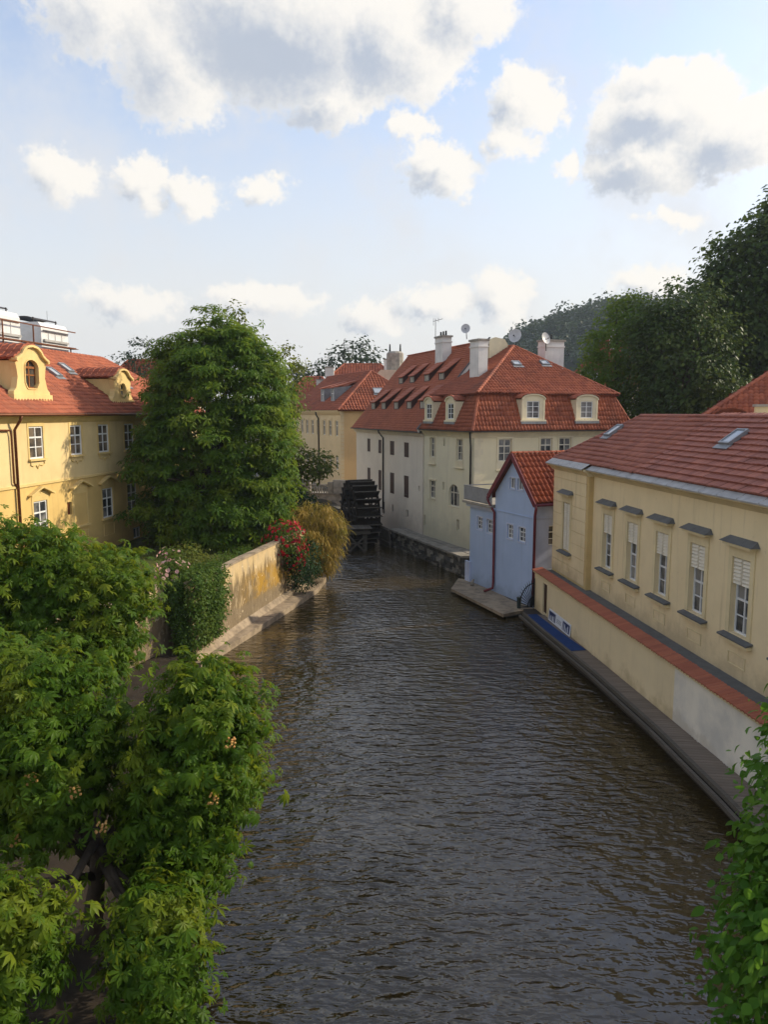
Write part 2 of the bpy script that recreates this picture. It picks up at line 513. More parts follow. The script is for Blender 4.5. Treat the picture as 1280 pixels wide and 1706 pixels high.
def roof_face(name, pts, parent, mat, tw=.24, th=.36, amp=.05, step=.045, under='roof_under', seed=1, holes=(), singles=None, lift=.02, stagger=False):
    """one roof slope. pts: eave left, eave right, then on round; first two lie on the eave. Tiles are separate shells overlapping upslope."""
    rng = np.random.default_rng(seed)
    O = Vector(pts[0]); A = (Vector(pts[1]) - O).normalized()
    N = A.cross(Vector(pts[2]) - O).normalized()
    if N.z < 0: N = -N
    Bv = N.cross(A).normalized()
    if Bv.z < 0: Bv = -Bv
    poly = [((Vector(p) - O).dot(A), (Vector(p) - O).dot(Bv)) for p in pts]
    # slab under the tiles
    m = MB(); n = len(pts)
    top = [Vector(p) for p in pts]; bot = [p - N * .12 for p in top]
    m.poly(top); m.poly(bot[::-1])
    for i in range(n): m.poly([top[i], bot[i], bot[(i + 1) % n], top[(i + 1) % n]])
    base = m.build(name, under, parent)
    bmax = max(p[1] for p in poly)
    S = np.linspace(0, 1, 5); prof = amp * (.5 - .5 * np.cos(2 * np.pi * S)) if amp > .02 else amp * np.sin(np.pi * S)
    recs = []
    j = 0
    while j * th < bmax:
        b0 = j * th
        rg = inpoly_range(poly, min(b0 + th * .5, bmax - .01)); j += 1
        if not rg: continue
        off = (tw / 2 if stagger and j % 2 else 0)
        i0 = math.floor((rg[0] - off) / tw); i1 = math.ceil((rg[1] - off) / tw)
        for i in range(i0, i1 + 1):
            a0 = max(i * tw + off, rg[0]); a1 = min((i + 1) * tw + off, rg[1])
            if a1 - a0 < tw * .25: continue
            if any(h[0] < (a0 + a1) / 2 < h[1] and h[2] < b0 + th / 2 < h[3] for h in holes): continue
            recs.append((a0, a1, b0, min(b0 + th * 1.12, bmax + .03)))
    if not recs: return base
    r = np.array(recs); nT = len(r)
    Bn = np.array(Bv); An = np.array(A); Nn = np.array(N); On = np.array(O)
    jit = rng.normal(0, .006, (nT, 1)); tilt = rng.normal(0, .004, (nT, 1)) * (S[None] - .5)
    a = r[:, 0:1] + (r[:, 1:2] - r[:, 0:1]) * S[None]
    hb = prof[None] + step + lift + jit + tilt
    ht = prof[None] * .85 + lift * .4 + jit * 0
    def P(a_, b_, h_): return On + a_[..., None] * An + b_[..., None] * Bn + h_[..., None] * Nn
    # old battens sag: courses wander a little up, down and out
    ph = rng.uniform(0, 6, 4)
    sag = .022 * np.sin(a * .8 + r[:, 2:3] * 2.3 + ph[0]) + .016 * np.sin(a * 2.1 + r[:, 2:3] * 5.1 + ph[1])
    hb = hb + .014 * np.sin(a * .55 + r[:, 2:3] * .9 + ph[2]) + .008 * np.sin(a * 1.7 + r[:, 2:3] * 3. + ph[3])
    slip = (rng.random((nT, 1)) < .02) * rng.uniform(0, .05, (nT, 1))
    low = P(a, r[:, 2:3] + rng.normal(0, .006, (nT, 1)) + sag - slip + 0 * a, hb)
    topv = P(a, r[:, 3:4] + 0 * a, ht + 0 * a)
    lip = P(a, r[:, 2:3] + .004 + sag - slip + 0 * a, hb - step - .015)
    V = np.stack([lip, low, topv], 1).reshape(nT, 15, 3)
    keep = np.ones(nT, bool)
    if singles:
        q = V.mean(1)
        idx = singles(q)
        keep[idx] = False
        # one shared tile, placed on the picked spots
        A3 = Matrix((A, Bv, N)).transposed()
        me = cached((name, 'single', mat), lambda: tile_mesh(tw, th * 1.12, prof, step, lift, mat))
        eul = A3.to_euler()
        for k in idx:
            a0, a1, b0, b1 = r[k]
            o = put('roof_tile', me, base, O + A * a0 + Bv * b0 + N * float(jit[k, 0]), rot=eul)
            if a1 - a0 < tw * .98: o.scale = ((a1 - a0) / tw, 1, 1)
    Vk = V[keep].reshape(-1, 3)
    fl = []
    for c in range(2):
        for s_ in range(4):
            q = c * 5 + s_
            fl.append((q, q + 1, q + 6, q + 5))
    F = (np.array(fl)[None] + 15 * np.arange(keep.sum())[:, None, None]).reshape(-1, 4)
    me = fast_mesh(name + '_tiles', Vk, F, mat)
    put('roof_tiles', me, base, kind='stuff')
    return base

def tile_mesh(tw, th, prof, step, lift, mat):
    m = MB(); S = np.linspace(0, 1, 5)
    for s_, p in zip(S, prof): m.v.append((tw * s_, .004, p + lift - .01))
    for s_, p in zip(S, prof): m.v.append((tw * s_, 0, p + step + lift))
    for s_, p in zip(S, prof): m.v.append((tw * s_, th, p * .85 + lift * .4))
    for c in range(2):
        for k in range(4):
            q = c * 5 + k; m.f.append((q, q + 1, q + 6, q + 5))
    return m.mesh('roof_tile', mat)

def fast_mesh(name, V, F, mat, smooth=False):
    """V (n,3), F (m,k) numpy arrays to a mesh"""
    me = bpy.data.meshes.new(name)
    V = np.ascontiguousarray(V, dtype=np.float32); F = np.ascontiguousarray(F, dtype=np.int32)
    k = F.shape[1]
    me.vertices.add(len(V)); me.vertices.foreach_set('co', V.ravel())
    me.loops.add(F.size); me.loops.foreach_set('vertex_index', F.ravel())
    me.polygons.add(len(F)); me.polygons.foreach_set('loop_start', np.arange(0, F.size, k, dtype=np.int32))
    me.polygons.foreach_set('loop_total', np.full(len(F), k, dtype=np.int32))
    if smooth: me.polygons.foreach_set('use_smooth', np.ones(len(F), bool))
    me.materials.append(MATS[mat]); me.update(calc_edges=True)
    return me

def ridge(parent, p0, p1, r=.13, seg=.4, mat='pantile', name='ridge_tiles'):
    """row of half-round ridge tiles"""
    p0 = Vector(p0); p1 = Vector(p1); L = (p1 - p0).length; d = (p1 - p0) / L
    x = d.cross(Vector((0, 0, 1))).normalized(); y = x.cross(d)
    n = max(1, int(L / seg)); m = MB()
    for k in range(n):
        a = p0 + d * (L * k / n - .03); b = p0 + d * (L * (k + 1) / n)
        i = len(m.v)
        for p, rr in ((a, r * 1.12), (b, r * .92)):
            for q in range(6):
                t = math.pi * q / 5
                m.v.append(tuple(p + x * rr * math.cos(t) + y * (rr * math.sin(t) * .8)))
        for q in range(5): m.f.append((i + q, i + q + 1, i + q + 7, i + q + 6))
        m.f.append(tuple(i + q for q in range(6)))
    return m.build(name, mat, parent)

def skylight(parent, P, A, Bv, N, w_, h_):
    P = Vector(P); A = Vector(A).normalized(); N = Vector(N).normalized(); Bv = Vector(Bv).normalized()
    M3 = Matrix((A, Bv, N)).transposed().to_euler()
    fm = cached(('sky', w_, h_), lambda: MB().box(0, w_, 0, .08, .0, .16).box(0, w_, h_ - .08, h_, 0, .16).box(0, .08, .08, h_ - .08, 0, .16).box(w_ - .08, w_, .08, h_ - .08, 0, .16).box(-.12, w_ + .12, -.25, 0, .02, .06).mesh('skylight', 'zinc'))
    o = put('skylight', fm, parent, P, rot=M3)
    put('pane', cached(('skyp', w_, h_), lambda: MB().box(.08, w_ - .08, .08, h_ - .08, .08, .12).mesh('pane', 'sky_glass')), o)
    return o

t_, b_, o_ = newmat('sky_glass')
b_.inputs['Base Color'].default_value = (.35, .38, .42, 1); b_.inputs['Roughness'].default_value = .08; b_.inputs['Specular IOR Level'].default_value = .9

# ---- foliage
def palmate(n=7, L=1., droop=.35, wide=.165, fan=122):
    """horse chestnut leaf: long leaflets, widest past the middle, hanging from one point"""
    v = [(0, 0, 0)]; f = []
    for k in range(n):
        a = R(-fan + 2 * fan * k / (n - 1)); l = L * (.62 + .38 * math.cos(a * .7)) * (1 if k % 2 == 0 else .95)
        d = (math.sin(a), math.cos(a)); s = (d[1], -d[0]); wd = l * wide
        i = len(v)
        for r_, w_, z in ((.64, wd, .05), (.64, -wd, .05), (1., 0, 0), (.64, 0, -.03)):
            rr = r_ * l
            v.append((d[0] * rr + s[0] * w_, d[1] * rr + s[1] * w_, z * l - droop * rr * rr))
        f += [(0, i, i + 3), (0, i + 3, i + 1), (i, i + 2, i + 3), (i + 3, i + 2, i + 1)]
    return np.array(v), np.array(f)
def ovate(L=1., wd=.27, fold=.07, droop=.3):
    """leaf blade with a folded midrib and curved margin"""
    v = []; f = []
    ts = (0, .18, .42, .68, .88, 1.); ws = (0, .7, 1., .82, .42, 0)
    for t_, w_ in zip(ts, ws):
        z = -droop * t_ * t_
        v += [(w_ * wd, L * t_, z + fold * w_), (0, L * t_, z), (-w_ * wd, L * t_, z + fold * w_)]
    for k in range(5):
        i = 3 * k; f += [(i, i + 3, i + 4), (i, i + 4, i + 1), (i + 1, i + 4, i + 5), (i + 1, i + 5, i + 2)]
    return np.array(v), np.array(f)
def simple(L=1., wd=.36):
    v = [(0, 0, 0), (wd, L * .5, .08), (0, L, -.1), (-wd, L * .5, .08)]
    return np.array(v), np.array([(0, 1, 2), (0, 2, 3)])
def strand(L=1., wd=.05):
    v = [(-wd, 0, 0), (wd, 0, 0), (wd * .6, L * .6, -.12 * L), (-wd * .6, L * .6, -.12 * L), (0, L, -.4 * L)]
    return np.array(v), np.array([(0, 1, 2), (0, 2, 3), (3, 2, 4)])

def frames(nrm, tip):
    z = nrm / np.linalg.norm(nrm, axis=1, keepdims=True)
    y = tip - z * (tip * z).sum(1, keepdims=True)
    y /= np.linalg.norm(y, axis=1, keepdims=True) + 1e-9
    x = np.cross(y, z)
    return np.stack([x, y, z], 2)

def lobe_points(lobes, n, rng, clump, per, shell=(.8, 1.06), inner=.18, flat=.6, rough=.16):
    """clumps of points over lobes (cx,cy,cz,rx,ry,rz); returns positions and outward directions"""
    vol = np.array([(l[3] * l[4] + l[4] * l[5] + l[3] * l[5]) for l in lobes]); vol = vol / vol.sum()
    pos = []; outw = []
    for li, l in enumerate(lobes):
        c = np.array(l[:3]); r_ = np.array(l[3:6]); k = max(3, int(n * vol[li]))
        d = rng.normal(size=(k, 3)); d /= np.linalg.norm(d, axis=1, keepdims=True)
        ph = rng.uniform(0, 6, 6)
        bumps = 1 + rough * (np.sin(d[:, 0] * 5 + ph[0]) * np.sin(d[:, 1] * 5.5 + ph[1]) + .7 * np.sin(d[:, 2] * 8 + ph[2] + d[:, 0] * 4))
        rad = rng.uniform(shell[0], shell[1], k) * bumps
        ins = rng.random(k) < inner
        rad[ins] *= rng.uniform(.45, .85, ins.sum())
        p = c + d * r_ * rad[:, None]
        ok = np.ones(k, bool)
        for lj, m in enumerate(lobes):
            if lj != li:
                q = ((p - np.array(m[:3])) / np.array(m[3:6])); ok &= (q * q).sum(1) > .55
        p = p[ok]; dd = d[ok] / r_; dd /= np.linalg.norm(dd, axis=1, keepdims=True)
        pos.append(p); outw.append(dd)
    pos = np.concatenate(pos); outw = np.concatenate(outw)
    k = len(pos)
    g = rng.normal(size=(k, per, 3)) * clump * np.array([1, 1, flat])
    lp = (pos[:, None] + g).reshape(-1, 3)
    lo = (outw[:, None] + g / clump * .35).reshape(-1, 3)
    lo /= np.linalg.norm(lo, axis=1, keepdims=True)
    return lp, lo

def leaves(name, parent, mat, tmpl, lp, lo, size, rng, up=.55, droop=.5, spread=.4, kind='stuff', singles=0, eye=(0, 0, 12), zmin=None, single_name='leaf'):
    tv, tf = tmpl
    if zmin is not None:
        k = lp[:, 2] > zmin; lp = lp[k]; lo = lo[k]
    n = len(lp)
    nrm = lo * .6 + np.array([0, 0, up]) + rng.normal(size=(n, 3)) * spread
    tip = lo * np.array([1, 1, .3]) + np.array([0, 0, -droop]) + rng.normal(size=(n, 3)) * .45
    Rm = frames(nrm, tip)
    sc = size * rng.uniform(.5, 1.25, n)
    if singles:
        dist = np.linalg.norm(lp - np.array(eye), axis=1)
        zc = lp[:, 1] * .992 + (12 - lp[:, 2]) * .128
        vis = (np.abs(lp[:, 0] / zc) < .49) & (zc > 1) & ((lo * (np.array(eye) - lp)).sum(1) > 0)
        order = np.argsort(np.where(vis, dist, 1e9))[:singles]
        pick = np.zeros(n, bool); pick[order] = True
    else: pick = np.zeros(n, bool)
    k = ~pick
    V = np.einsum('nij,kj->nki', Rm[k], tv) * sc[k][:, None, None] + lp[k][:, None]
    F = (tf[None] + len(tv) * np.arange(k.sum())[:, None, None]).reshape(-1, 3)
    o = put(name, fast_mesh(name, V.reshape(-1, 3), F, mat), parent, kind=kind)
    if singles:
        me = fast_mesh(single_name, tv, tf, mat)
        for i in np.where(pick)[0]:
            q = put(single_name, me, o)
            q.matrix_local = Matrix.LocRotScale(Vector(lp[i]), Matrix(Rm[i].tolist()).to_quaternion(), Vector([sc[i]] * 3))
    return o

def tree(name, label, cat, base, lobes, mat, tmpl, size, n, per, clump, seed, trunk_r=.3, group=None, limbs=6, singles=0, inner=.18, up=.55, droop=.5, rough=.16, bend=(0, 0), zmin=None, flat=.6, fork=.45):
    """trunk and limbs (parts) and a crown of single leaves grouped in clumps; all lobes in world space"""
    rng = np.random.default_rng(seed); rd = random.Random(seed)
    t = thing(name, label, cat, base, group=group)
    b = Vector(base); L = [(l[0] - b.x, l[1] - b.y, l[2] - b.z, *l[3:]) for l in lobes]
    cz = sum(l[2] for l in L) / len(L); cx = sum(l[0] for l in L) / len(L); cy = sum(l[1] for l in L) / len(L)
    fk = Vector((cx * fork + bend[0], cy * fork + bend[1], max(.4, cz * fork)))
    topp = Vector((cx, cy, cz + .2))
    pts = [Vector((0, 0, -.15)), fk * .35 + Vector((rd.uniform(-.1, .1), rd.uniform(-.1, .1), 0)), fk, topp]
    MB().tube(pts, [trunk_r * 1.35, trunk_r, trunk_r * .78, trunk_r * .35], 10).build('trunk', 'bark', t, smooth=True)
    for k in range(limbs):
        l = L[k % len(L)]
        a = rd.uniform(0, 6.28); e = Vector((l[0] + l[3] * .65 * math.cos(a), l[1] + l[4] * .65 * math.sin(a), l[2] + l[5] * rd.uniform(-.2, .6)))
        s0 = fk.lerp(topp, rd.uniform(0, .7)); mid = s0.lerp(e, .5) + Vector((0, 0, -.25 if e.z < s0.z else .3))
        MB().tube([s0, mid, e], [trunk_r * .42, trunk_r * .28, trunk_r * .07], 7).build('branch', 'bark', t, smooth=True)
    lp, lo = lobe_points(L, n, rng, clump, per, inner=inner, rough=rough, flat=flat)
    eye = np.array([0, 0, 12]) - np.array(base)
    if singles:
        # pick in world space
        o = leaves_world('crown', t, mat, tmpl, lp, lo, size, rng, up, droop, singles, np.array(base), zmin)
    else:
        o = leaves('crown', t, mat, tmpl, lp, lo, size, rng, up, droop, zmin=None if zmin is None else zmin - b.z)
    return t, o, rng, L

def leaves_world(name, parent, mat, tmpl, lp, lo, size, rng, up, droop, singles, base, zmin):
    """as leaves() with several leaf shapes mixed, the nearest leaves in view being objects of their own under the crown"""
    tm = tmpl if isinstance(tmpl, list) else [tmpl]
    if zmin is not None:
        k = lp[:, 2] + base[2] > zmin; lp = lp[k]; lo = lo[k]
    n = len(lp)
    nrm = lo * .6 + np.array([0, 0, up]) + rng.normal(size=(n, 3)) * .45
    tip = lo * np.array([1, 1, .3]) + np.array([0, 0, -droop]) + rng.normal(size=(n, 3)) * .5
    Rm = frames(nrm, tip); sc = size * rng.uniform(.45, 1.3, n); which = rng.integers(0, len(tm), n)
    wp = lp + base
    zc = wp[:, 1] * .992 + (12 - wp[:, 2]) * .128
    yc = wp[:, 1] * .128 + (wp[:, 2] - 12) * .992
    toeye = np.array([0, 0, 12]) - wp; dist = np.linalg.norm(toeye, axis=1)
    vis = (np.abs(wp[:, 0] / zc) < .49) & (np.abs(yc / zc) < .66) & (zc > 1) & ((lo * toeye).sum(1) / dist > .15)
    order = np.argsort(np.where(vis, dist, 1e9)); taken = {}; pickl = []
    for i in order:
        if not vis[i] or len(pickl) >= singles: break
        cell = (int(wp[i, 0] / zc[i] * 60), int(yc[i] / zc[i] * 60))
        if taken.get(cell, 0) >= 2: continue
        taken[cell] = taken.get(cell, 0) + 1; pickl.append(i)
    pick = np.zeros(n, bool); pick[pickl] = True
    VV = []; FF = []; off = 0
    for t_i, (tv, tf) in enumerate(tm):
        k = ~pick & (which == t_i)
        V = (np.einsum('nij,kj->nki', Rm[k], tv) * sc[k][:, None, None] + lp[k][:, None]).reshape(-1, 3)
        FF.append((tf[None] + len(tv) * np.arange(k.sum())[:, None, None]).reshape(-1, 3) + off); VV.append(V); off += len(V)
    o = put(name, fast_mesh(name, np.concatenate(VV), np.concatenate(FF), mat), parent, kind='stuff')
    mes = [fast_mesh('leaf', tv, tf, mat) for tv, tf in tm]
    for i in pickl:
        q = put('leaf', mes[which[i]], o)
        q.matrix_local = Matrix.LocRotScale(Vector(lp[i]), Matrix(Rm[i].tolist()).to_quaternion(), Vector([sc[i]] * 3))
    return o

# ------------------------------------------------------------------ the setting
def struct(name, mb, mat, **kw):
    return mb.build(name, mat, None, kind='structure', **kw)

# water
t, b, o = newmat('water')
g = t.n('ShaderNodeNewGeometry').outputs['Position']
k = t.mix(t.ramp(t.noise(g, .25, 3), .35, .65), (.046, .030, .008), (.036, .024, .007))
t.link(k, b.inputs['Base Color'])
b.inputs['Roughness'].default_value = .035
b.inputs['IOR'].default_value = 1.65
b.inputs['Specular IOR Level'].default_value = .5
# wind ripples on the flow: three wavelengths, crests lying across the canal
gx = t.vec('MULTIPLY', g, (.62, 1.35, 1))
r1 = t.noise(gx, 2.0, 2.5, .5, dist=.35)
r2 = t.noise(t.vec('MULTIPLY', g, (.75, 1.3, 1)), 3.6, 2, .5, dist=.3)
r3 = t.noise(t.vec('MULTIPLY', g, (.8, 1.3, 1)), 8., 3, .6, dist=.2)
hgt = t.math('MULTIPLY_ADD', r2, .36, r1)
hgt = t.math('MULTIPLY_ADD', r3, .05, hgt)
calm = t.ramp(t.noise(t.vec('MULTIPLY', g, (1, .6, 1)), .17, 3, .55), .32, .66, .42, 1.25)
hgt = t.math('MULTIPLY', hgt, calm)
bp = t.n('ShaderNodeBump'); bp.inputs['Strength'].default_value = 1.0; bp.inputs['Distance'].default_value = .18
t.link(hgt, bp.inputs['Height']); t.link(bp.outputs[0], b.inputs['Normal'])
struct('canal_water', MB().poly([(-60, -30, 0), (60, -30, 0), (60, 130, 0), (-60, 130, 0)]), 'water')

LB = [(-3.0, -30), (-3.2, 5), (-3.6, 12), (-4.2, 16), (-5.6, 20), (-7.4, 26), (-9.0, 31), (-9.6, 34.6)]      # earth bank near the bridge
LEDGE = [(-8.63, 35), (-6.94, 41.13), (-5.29, 47.27), (-4.44, 50.61), (-4.12, 54.44), (-4.4, 60), (-5.6, 68), (-8, 80), (-11, 92)]
WALL = [(-9.05, 35.3), (-8.72, 36.68), (-7.9, 41.02), (-6.33, 48.05), (-5.4, 51.2), (-5.0, 54.6), (-5.3, 60), (-6.5, 68), (-8.8, 80), (-11.8, 92)]
RB = [(10.9, -30), (10.6, 12), (10.19, 22), (9.9, 26.9), (9.26, 33.15), (8.37, 39.3), (7.85, 42.9), (8.2, 44.9), (7.0, 47.4), (5.9, 52.8), (6.4, 58.3), (3.3, 65.4), (-3.1, 83.6), (-8, 98)]
gm = MB()
gm.zprism([(-1500, -30), *LB, (-11.5, 34.6), (-14, 28), (-1500, 28)], -1.2, .8)
struct('earth_bank', gm, 'soil')
gm = MB().zprism([(-1500, 28.05), (-14.2, 28.05), (-11.4, 32.7), (-10.4, 36), *[(x - .3, y) for x, y in WALL], (-13, 100), (-1500, 100)], -1.2, 3.3)
struct('garden_ground', gm, 'grass_ground')
gm = MB().zprism([*[(x + .9, y) for x, y in RB], (1500, 98), (1500, -30)], -1.2, .35)
struct('right_bank_ground', gm, 'town_ground')
gm = MB().poly([(-1500, 98, 2.4), (1500, 98, 2.4), (1500, 1500, 2.4), (-1500, 1500, 2.4)]).poly([(-1500, 98, 2.4), (-1500, 98, -1.2), (1500, 98, -1.2), (1500, 98, 2.4)])
struct('far_ground', gm, 'town_ground')
# concrete ledge at the foot of the retaining wall, cast in lengths
lm = MB(); 
n = len(LEDGE)
lm.zprism([*LEDGE, *[(x - .02, y) for x, y in WALL[::-1][:-1]], (-9.4, 35.1)], -1, .32)
led = struct('concrete_ledge', lm, 'concrete')
lm = MB()
for (p, q) in zip(WALL[:-1], WALL[1:]):          # sloping fillet where ledge meets wall
    d = Vector((q[0] - p[0], q[1] - p[1], 0)).normalized(); nn = Vector((d.y, -d.x, 0))
    a = Vector((p[0], p[1], .32)); c = Vector((q[0], q[1], .32))
    lm.poly([a + nn * .26, c + nn * .26, c + Vector((0, 0, .3)), a + Vector((0, 0, .3))])
lm.build('ledge_fillet', 'concrete', led)
for f_ in (.47, 1.35, 2.2):                      # open joints
    i = int(f_); p = Vector((*LEDGE[i], .326)).lerp(Vector((*LEDGE[i + 1], .326)), f_ - i); q = Vector((*WALL[i + 1], .326)).lerp(Vector((*WALL[i + 2], .326)), f_ - i)
    MB().bar(p, q, .035, .01).build('joint', 'dark_void', led)

# left retaining wall: flaking render, lichen, cracks
t, b, o = newmat('flaking_render')
g = t.n('ShaderNodeNewGeometry').outputs['Position']
sp = t.n('ShaderNodeSeparateXYZ'); t.link(g, sp.inputs[0]); z = sp.outputs[2]
k = t.mix(t.ramp(t.noise(g, .8, 5, .6), .3, .7), (.64, .48, .26), (.54, .40, .21))
runs = t.math('MULTIPLY_ADD', t.math('SUBTRACT', t.noise(t.vec('MULTIPLY', g, (2.4, 2.4, .35)), 1.3, 6, .7), .5), 3.4, z)
k = t.mix(t.ramp(runs, 2.7, 3.5, .95, 0), k, (.17, .125, .07))
k = t.mix(t.ramp(t.noise(t.vec('MULTIPLY', g, (2.2, 2.2, .7)), 1.1, 6, .68), .5, .62, 0, .75), k, (.46, .36, .22))
yl = t.math('MULTIPLY', t.ramp(sp.outputs[1], 40.5, 43.5), t.ramp(t.noise(g, .55, 5, .6), .38, .55))
yl = t.math('MULTIPLY', yl, t.ramp(z, 3.4, 2.6)); yl = t.math('MULTIPLY', yl, t.ramp(z, 1.0, 1.6))
k = t.mix(t.math('MULTIPLY', yl, .85), k, (.42, .24, .035))
k = t.mix(t.ramp(t.math('MULTIPLY_ADD', t.math('SUBTRACT', t.noise(g, 1.6, 5, .7), .5), .9, z), 1.35, 1.6, .7, 0), k, (.22, .17, .11))
sc = t.noise(g, 2.2, 7, .75)
k = t.mix(t.ramp(sc, .60, .64, 0, .85), k, (.68, .56, .38))
k = t.mix(t.ramp(t.noise(g, 1.7, 8, .78), .56, .66, 0, .7), k, (.13, .10, .065))
k = t.mix(t.ramp(t.noise(t.vec('MULTIPLY', g, (5, 5, .3)), 1.5, 5, .7), .55, .75, 0, .6), k, (.15, .115, .07))
t.link(k, b.inputs['Base Color']); b.inputs['Roughness'].default_value = .95; b.inputs['Specular IOR Level'].default_value = .1
bump(t, b, t.noise(g, 3.5, 8, .75), .7, .06)

def polywall(name, label, cat, line, z0, z1, th, mat, cap=None):
    """wall following a line; th to the left of its run"""
    T = thing(name, label, cat, (line[0][0], line[0][1], z0))
    ox, oy = line[0]
    L = [(x - ox, y - oy) for x, y in line]
    inner = []
    for i, p in enumerate(L):
        a = L[max(i - 1, 0)]; c = L[min(i + 1, len(L) - 1)]
        d = Vector((c[0] - a[0], c[1] - a[1])).normalized(); inner.append((p[0] - d.y * th, p[1] + d.x * th))
    MB().zprism([*L, *inner[::-1]], 0, z1 - z0).build('wall', mat, T)
    if cap:
        # coping stones, each about 1.3 m
        for i in range(len(L) - 1):
            p = Vector((*L[i], z1 - z0)); q = Vector((*L[i + 1], z1 - z0)); ln = (q - p).length; m_ = max(1, round(ln / 1.3))
            d = (q - p) / ln; nn = Vector((-d.y, d.x, 0))
            for k_ in range(m_):
                a = p + d * (ln * k_ / m_ + .008); c = p + d * (ln * (k_ + 1) / m_ - .008)
                mm = MB(); a0 = a - nn * .07; c0 = c - nn * .07; a1 = a + nn * (th + .05); c1 = c + nn * (th + .05)
                mm.poly([a0, c0, c1, a1]); 
                h = random.uniform(.10, .125); up_ = Vector((0, 0, h))
                mm.poly([a0 + up_, c0 + up_, c1 + up_, a1 + up_])
                for e, f in ((a0, c0), (c0, c1), (c1, a1), (a1, a0)): mm.poly([e, f, f + up_, e + up_])
                mm.build('coping_stone', cap, T)
    return T
polywall('retaining_wall', 'long flaking yellow-grey garden wall rising from the concrete ledge', 'wall', WALL, .1, 4.0, .35, 'flaking_render', 'concrete')
polywall('retaining_wall', 'recessed stretch of garden wall with a torn plaster line, partly behind chestnut leaves', 'wall', [(-14.2, 27.4), (-11.45, 32.2), (-10.2, 35.8), (-9.2, 36.1)], .1, 3.9, .35, 'flaking_render', 'concrete')

# ------------------------------------------------------------------ cream house on the right (long, brown tiled roof)
MU_O, MU_U = (10.223, 44.73, 0), (.10818, -.99413)
def mu_world(q):
    u = np.array([MU_U[0], MU_U[1], 0]); v = np.array([-MU_U[1], MU_U[0], 0])
    return np.array(MU_O) + q[:, :1] * u + q[:, 1:2] * v + q[:, 2:] * np.array([0, 0, 1])
def pick_tiles(q):
    wpt = mu_world(q); zc = wpt[:, 1] * .9918 + (12 - wpt[:, 2]) * .128
    vis = (wpt[:, 0] / zc < .505) & (zc > 5)
    d = np.where(vis, zc, 1e9); return np.argsort(d)[:300]
MU = thing('cream_house', 'long cream plastered house with brown tiled roof and louvred window heads above the boardwalk', 'house', MU_O, MU_U)
ML = 38.
wins = [(6.85, 7.95), (9.72, 10.82), (12.6, 13.7), (15.5, 16.6), (18.42, 19.52), (21.4, 22.5), (24.4, 25.5), (27.4, 28.5)]
m = MB().wall(5.4, ML, .4, 9.0, [(a, b_, 4.35, 7.05) for a, b_ in wins], 0, .28)
m.poly([(ML, 0, .4), (ML, 7, .4), (ML, 7, 9), (ML, 0, 9)]).poly([(0, 7, .4), (ML, 7, .4), (ML, 7, 9), (0, 7, 9)])
m.build('wall', 'cream_wall', MU)
# projecting end bay with grooved courses
EX = -.28
m = MB().wall(0, 5.4, .4, 2.9, [], EX + .02).wall(0, 5.4, 2.9, 9.0, [(1.75, 2.85, 4.35, 7.05)], EX + .02, .2)
m.poly([(5.4, EX + .02, .4), (5.4, .05, .4), (5.4, .05, 9), (5.4, EX + .02, 9)])
m.poly([(0, EX + .02, .4), (0, 7, .4), (0, 7, 9), (0, EX + .02, 9)])
m.build('end_bay', 'cream_band', MU)
zc = 2.92; cs = (9.0 - 2.92) / 9
for i in range(9):
    z0, z1 = zc + cs * i + .012, zc + cs * (i + 1) - .012
    if z1 <= 4.36 or z0 >= 7.04: pieces = [(0.0, 5.1)]
    else: pieces = [(0.0, 1.55), (3.05, 5.1)]
    for a, c in pieces:
        MB().box(a - .01, c, EX - .01, EX + .04, z0, z1).build('plaster_course', 'cream_wall', MU)
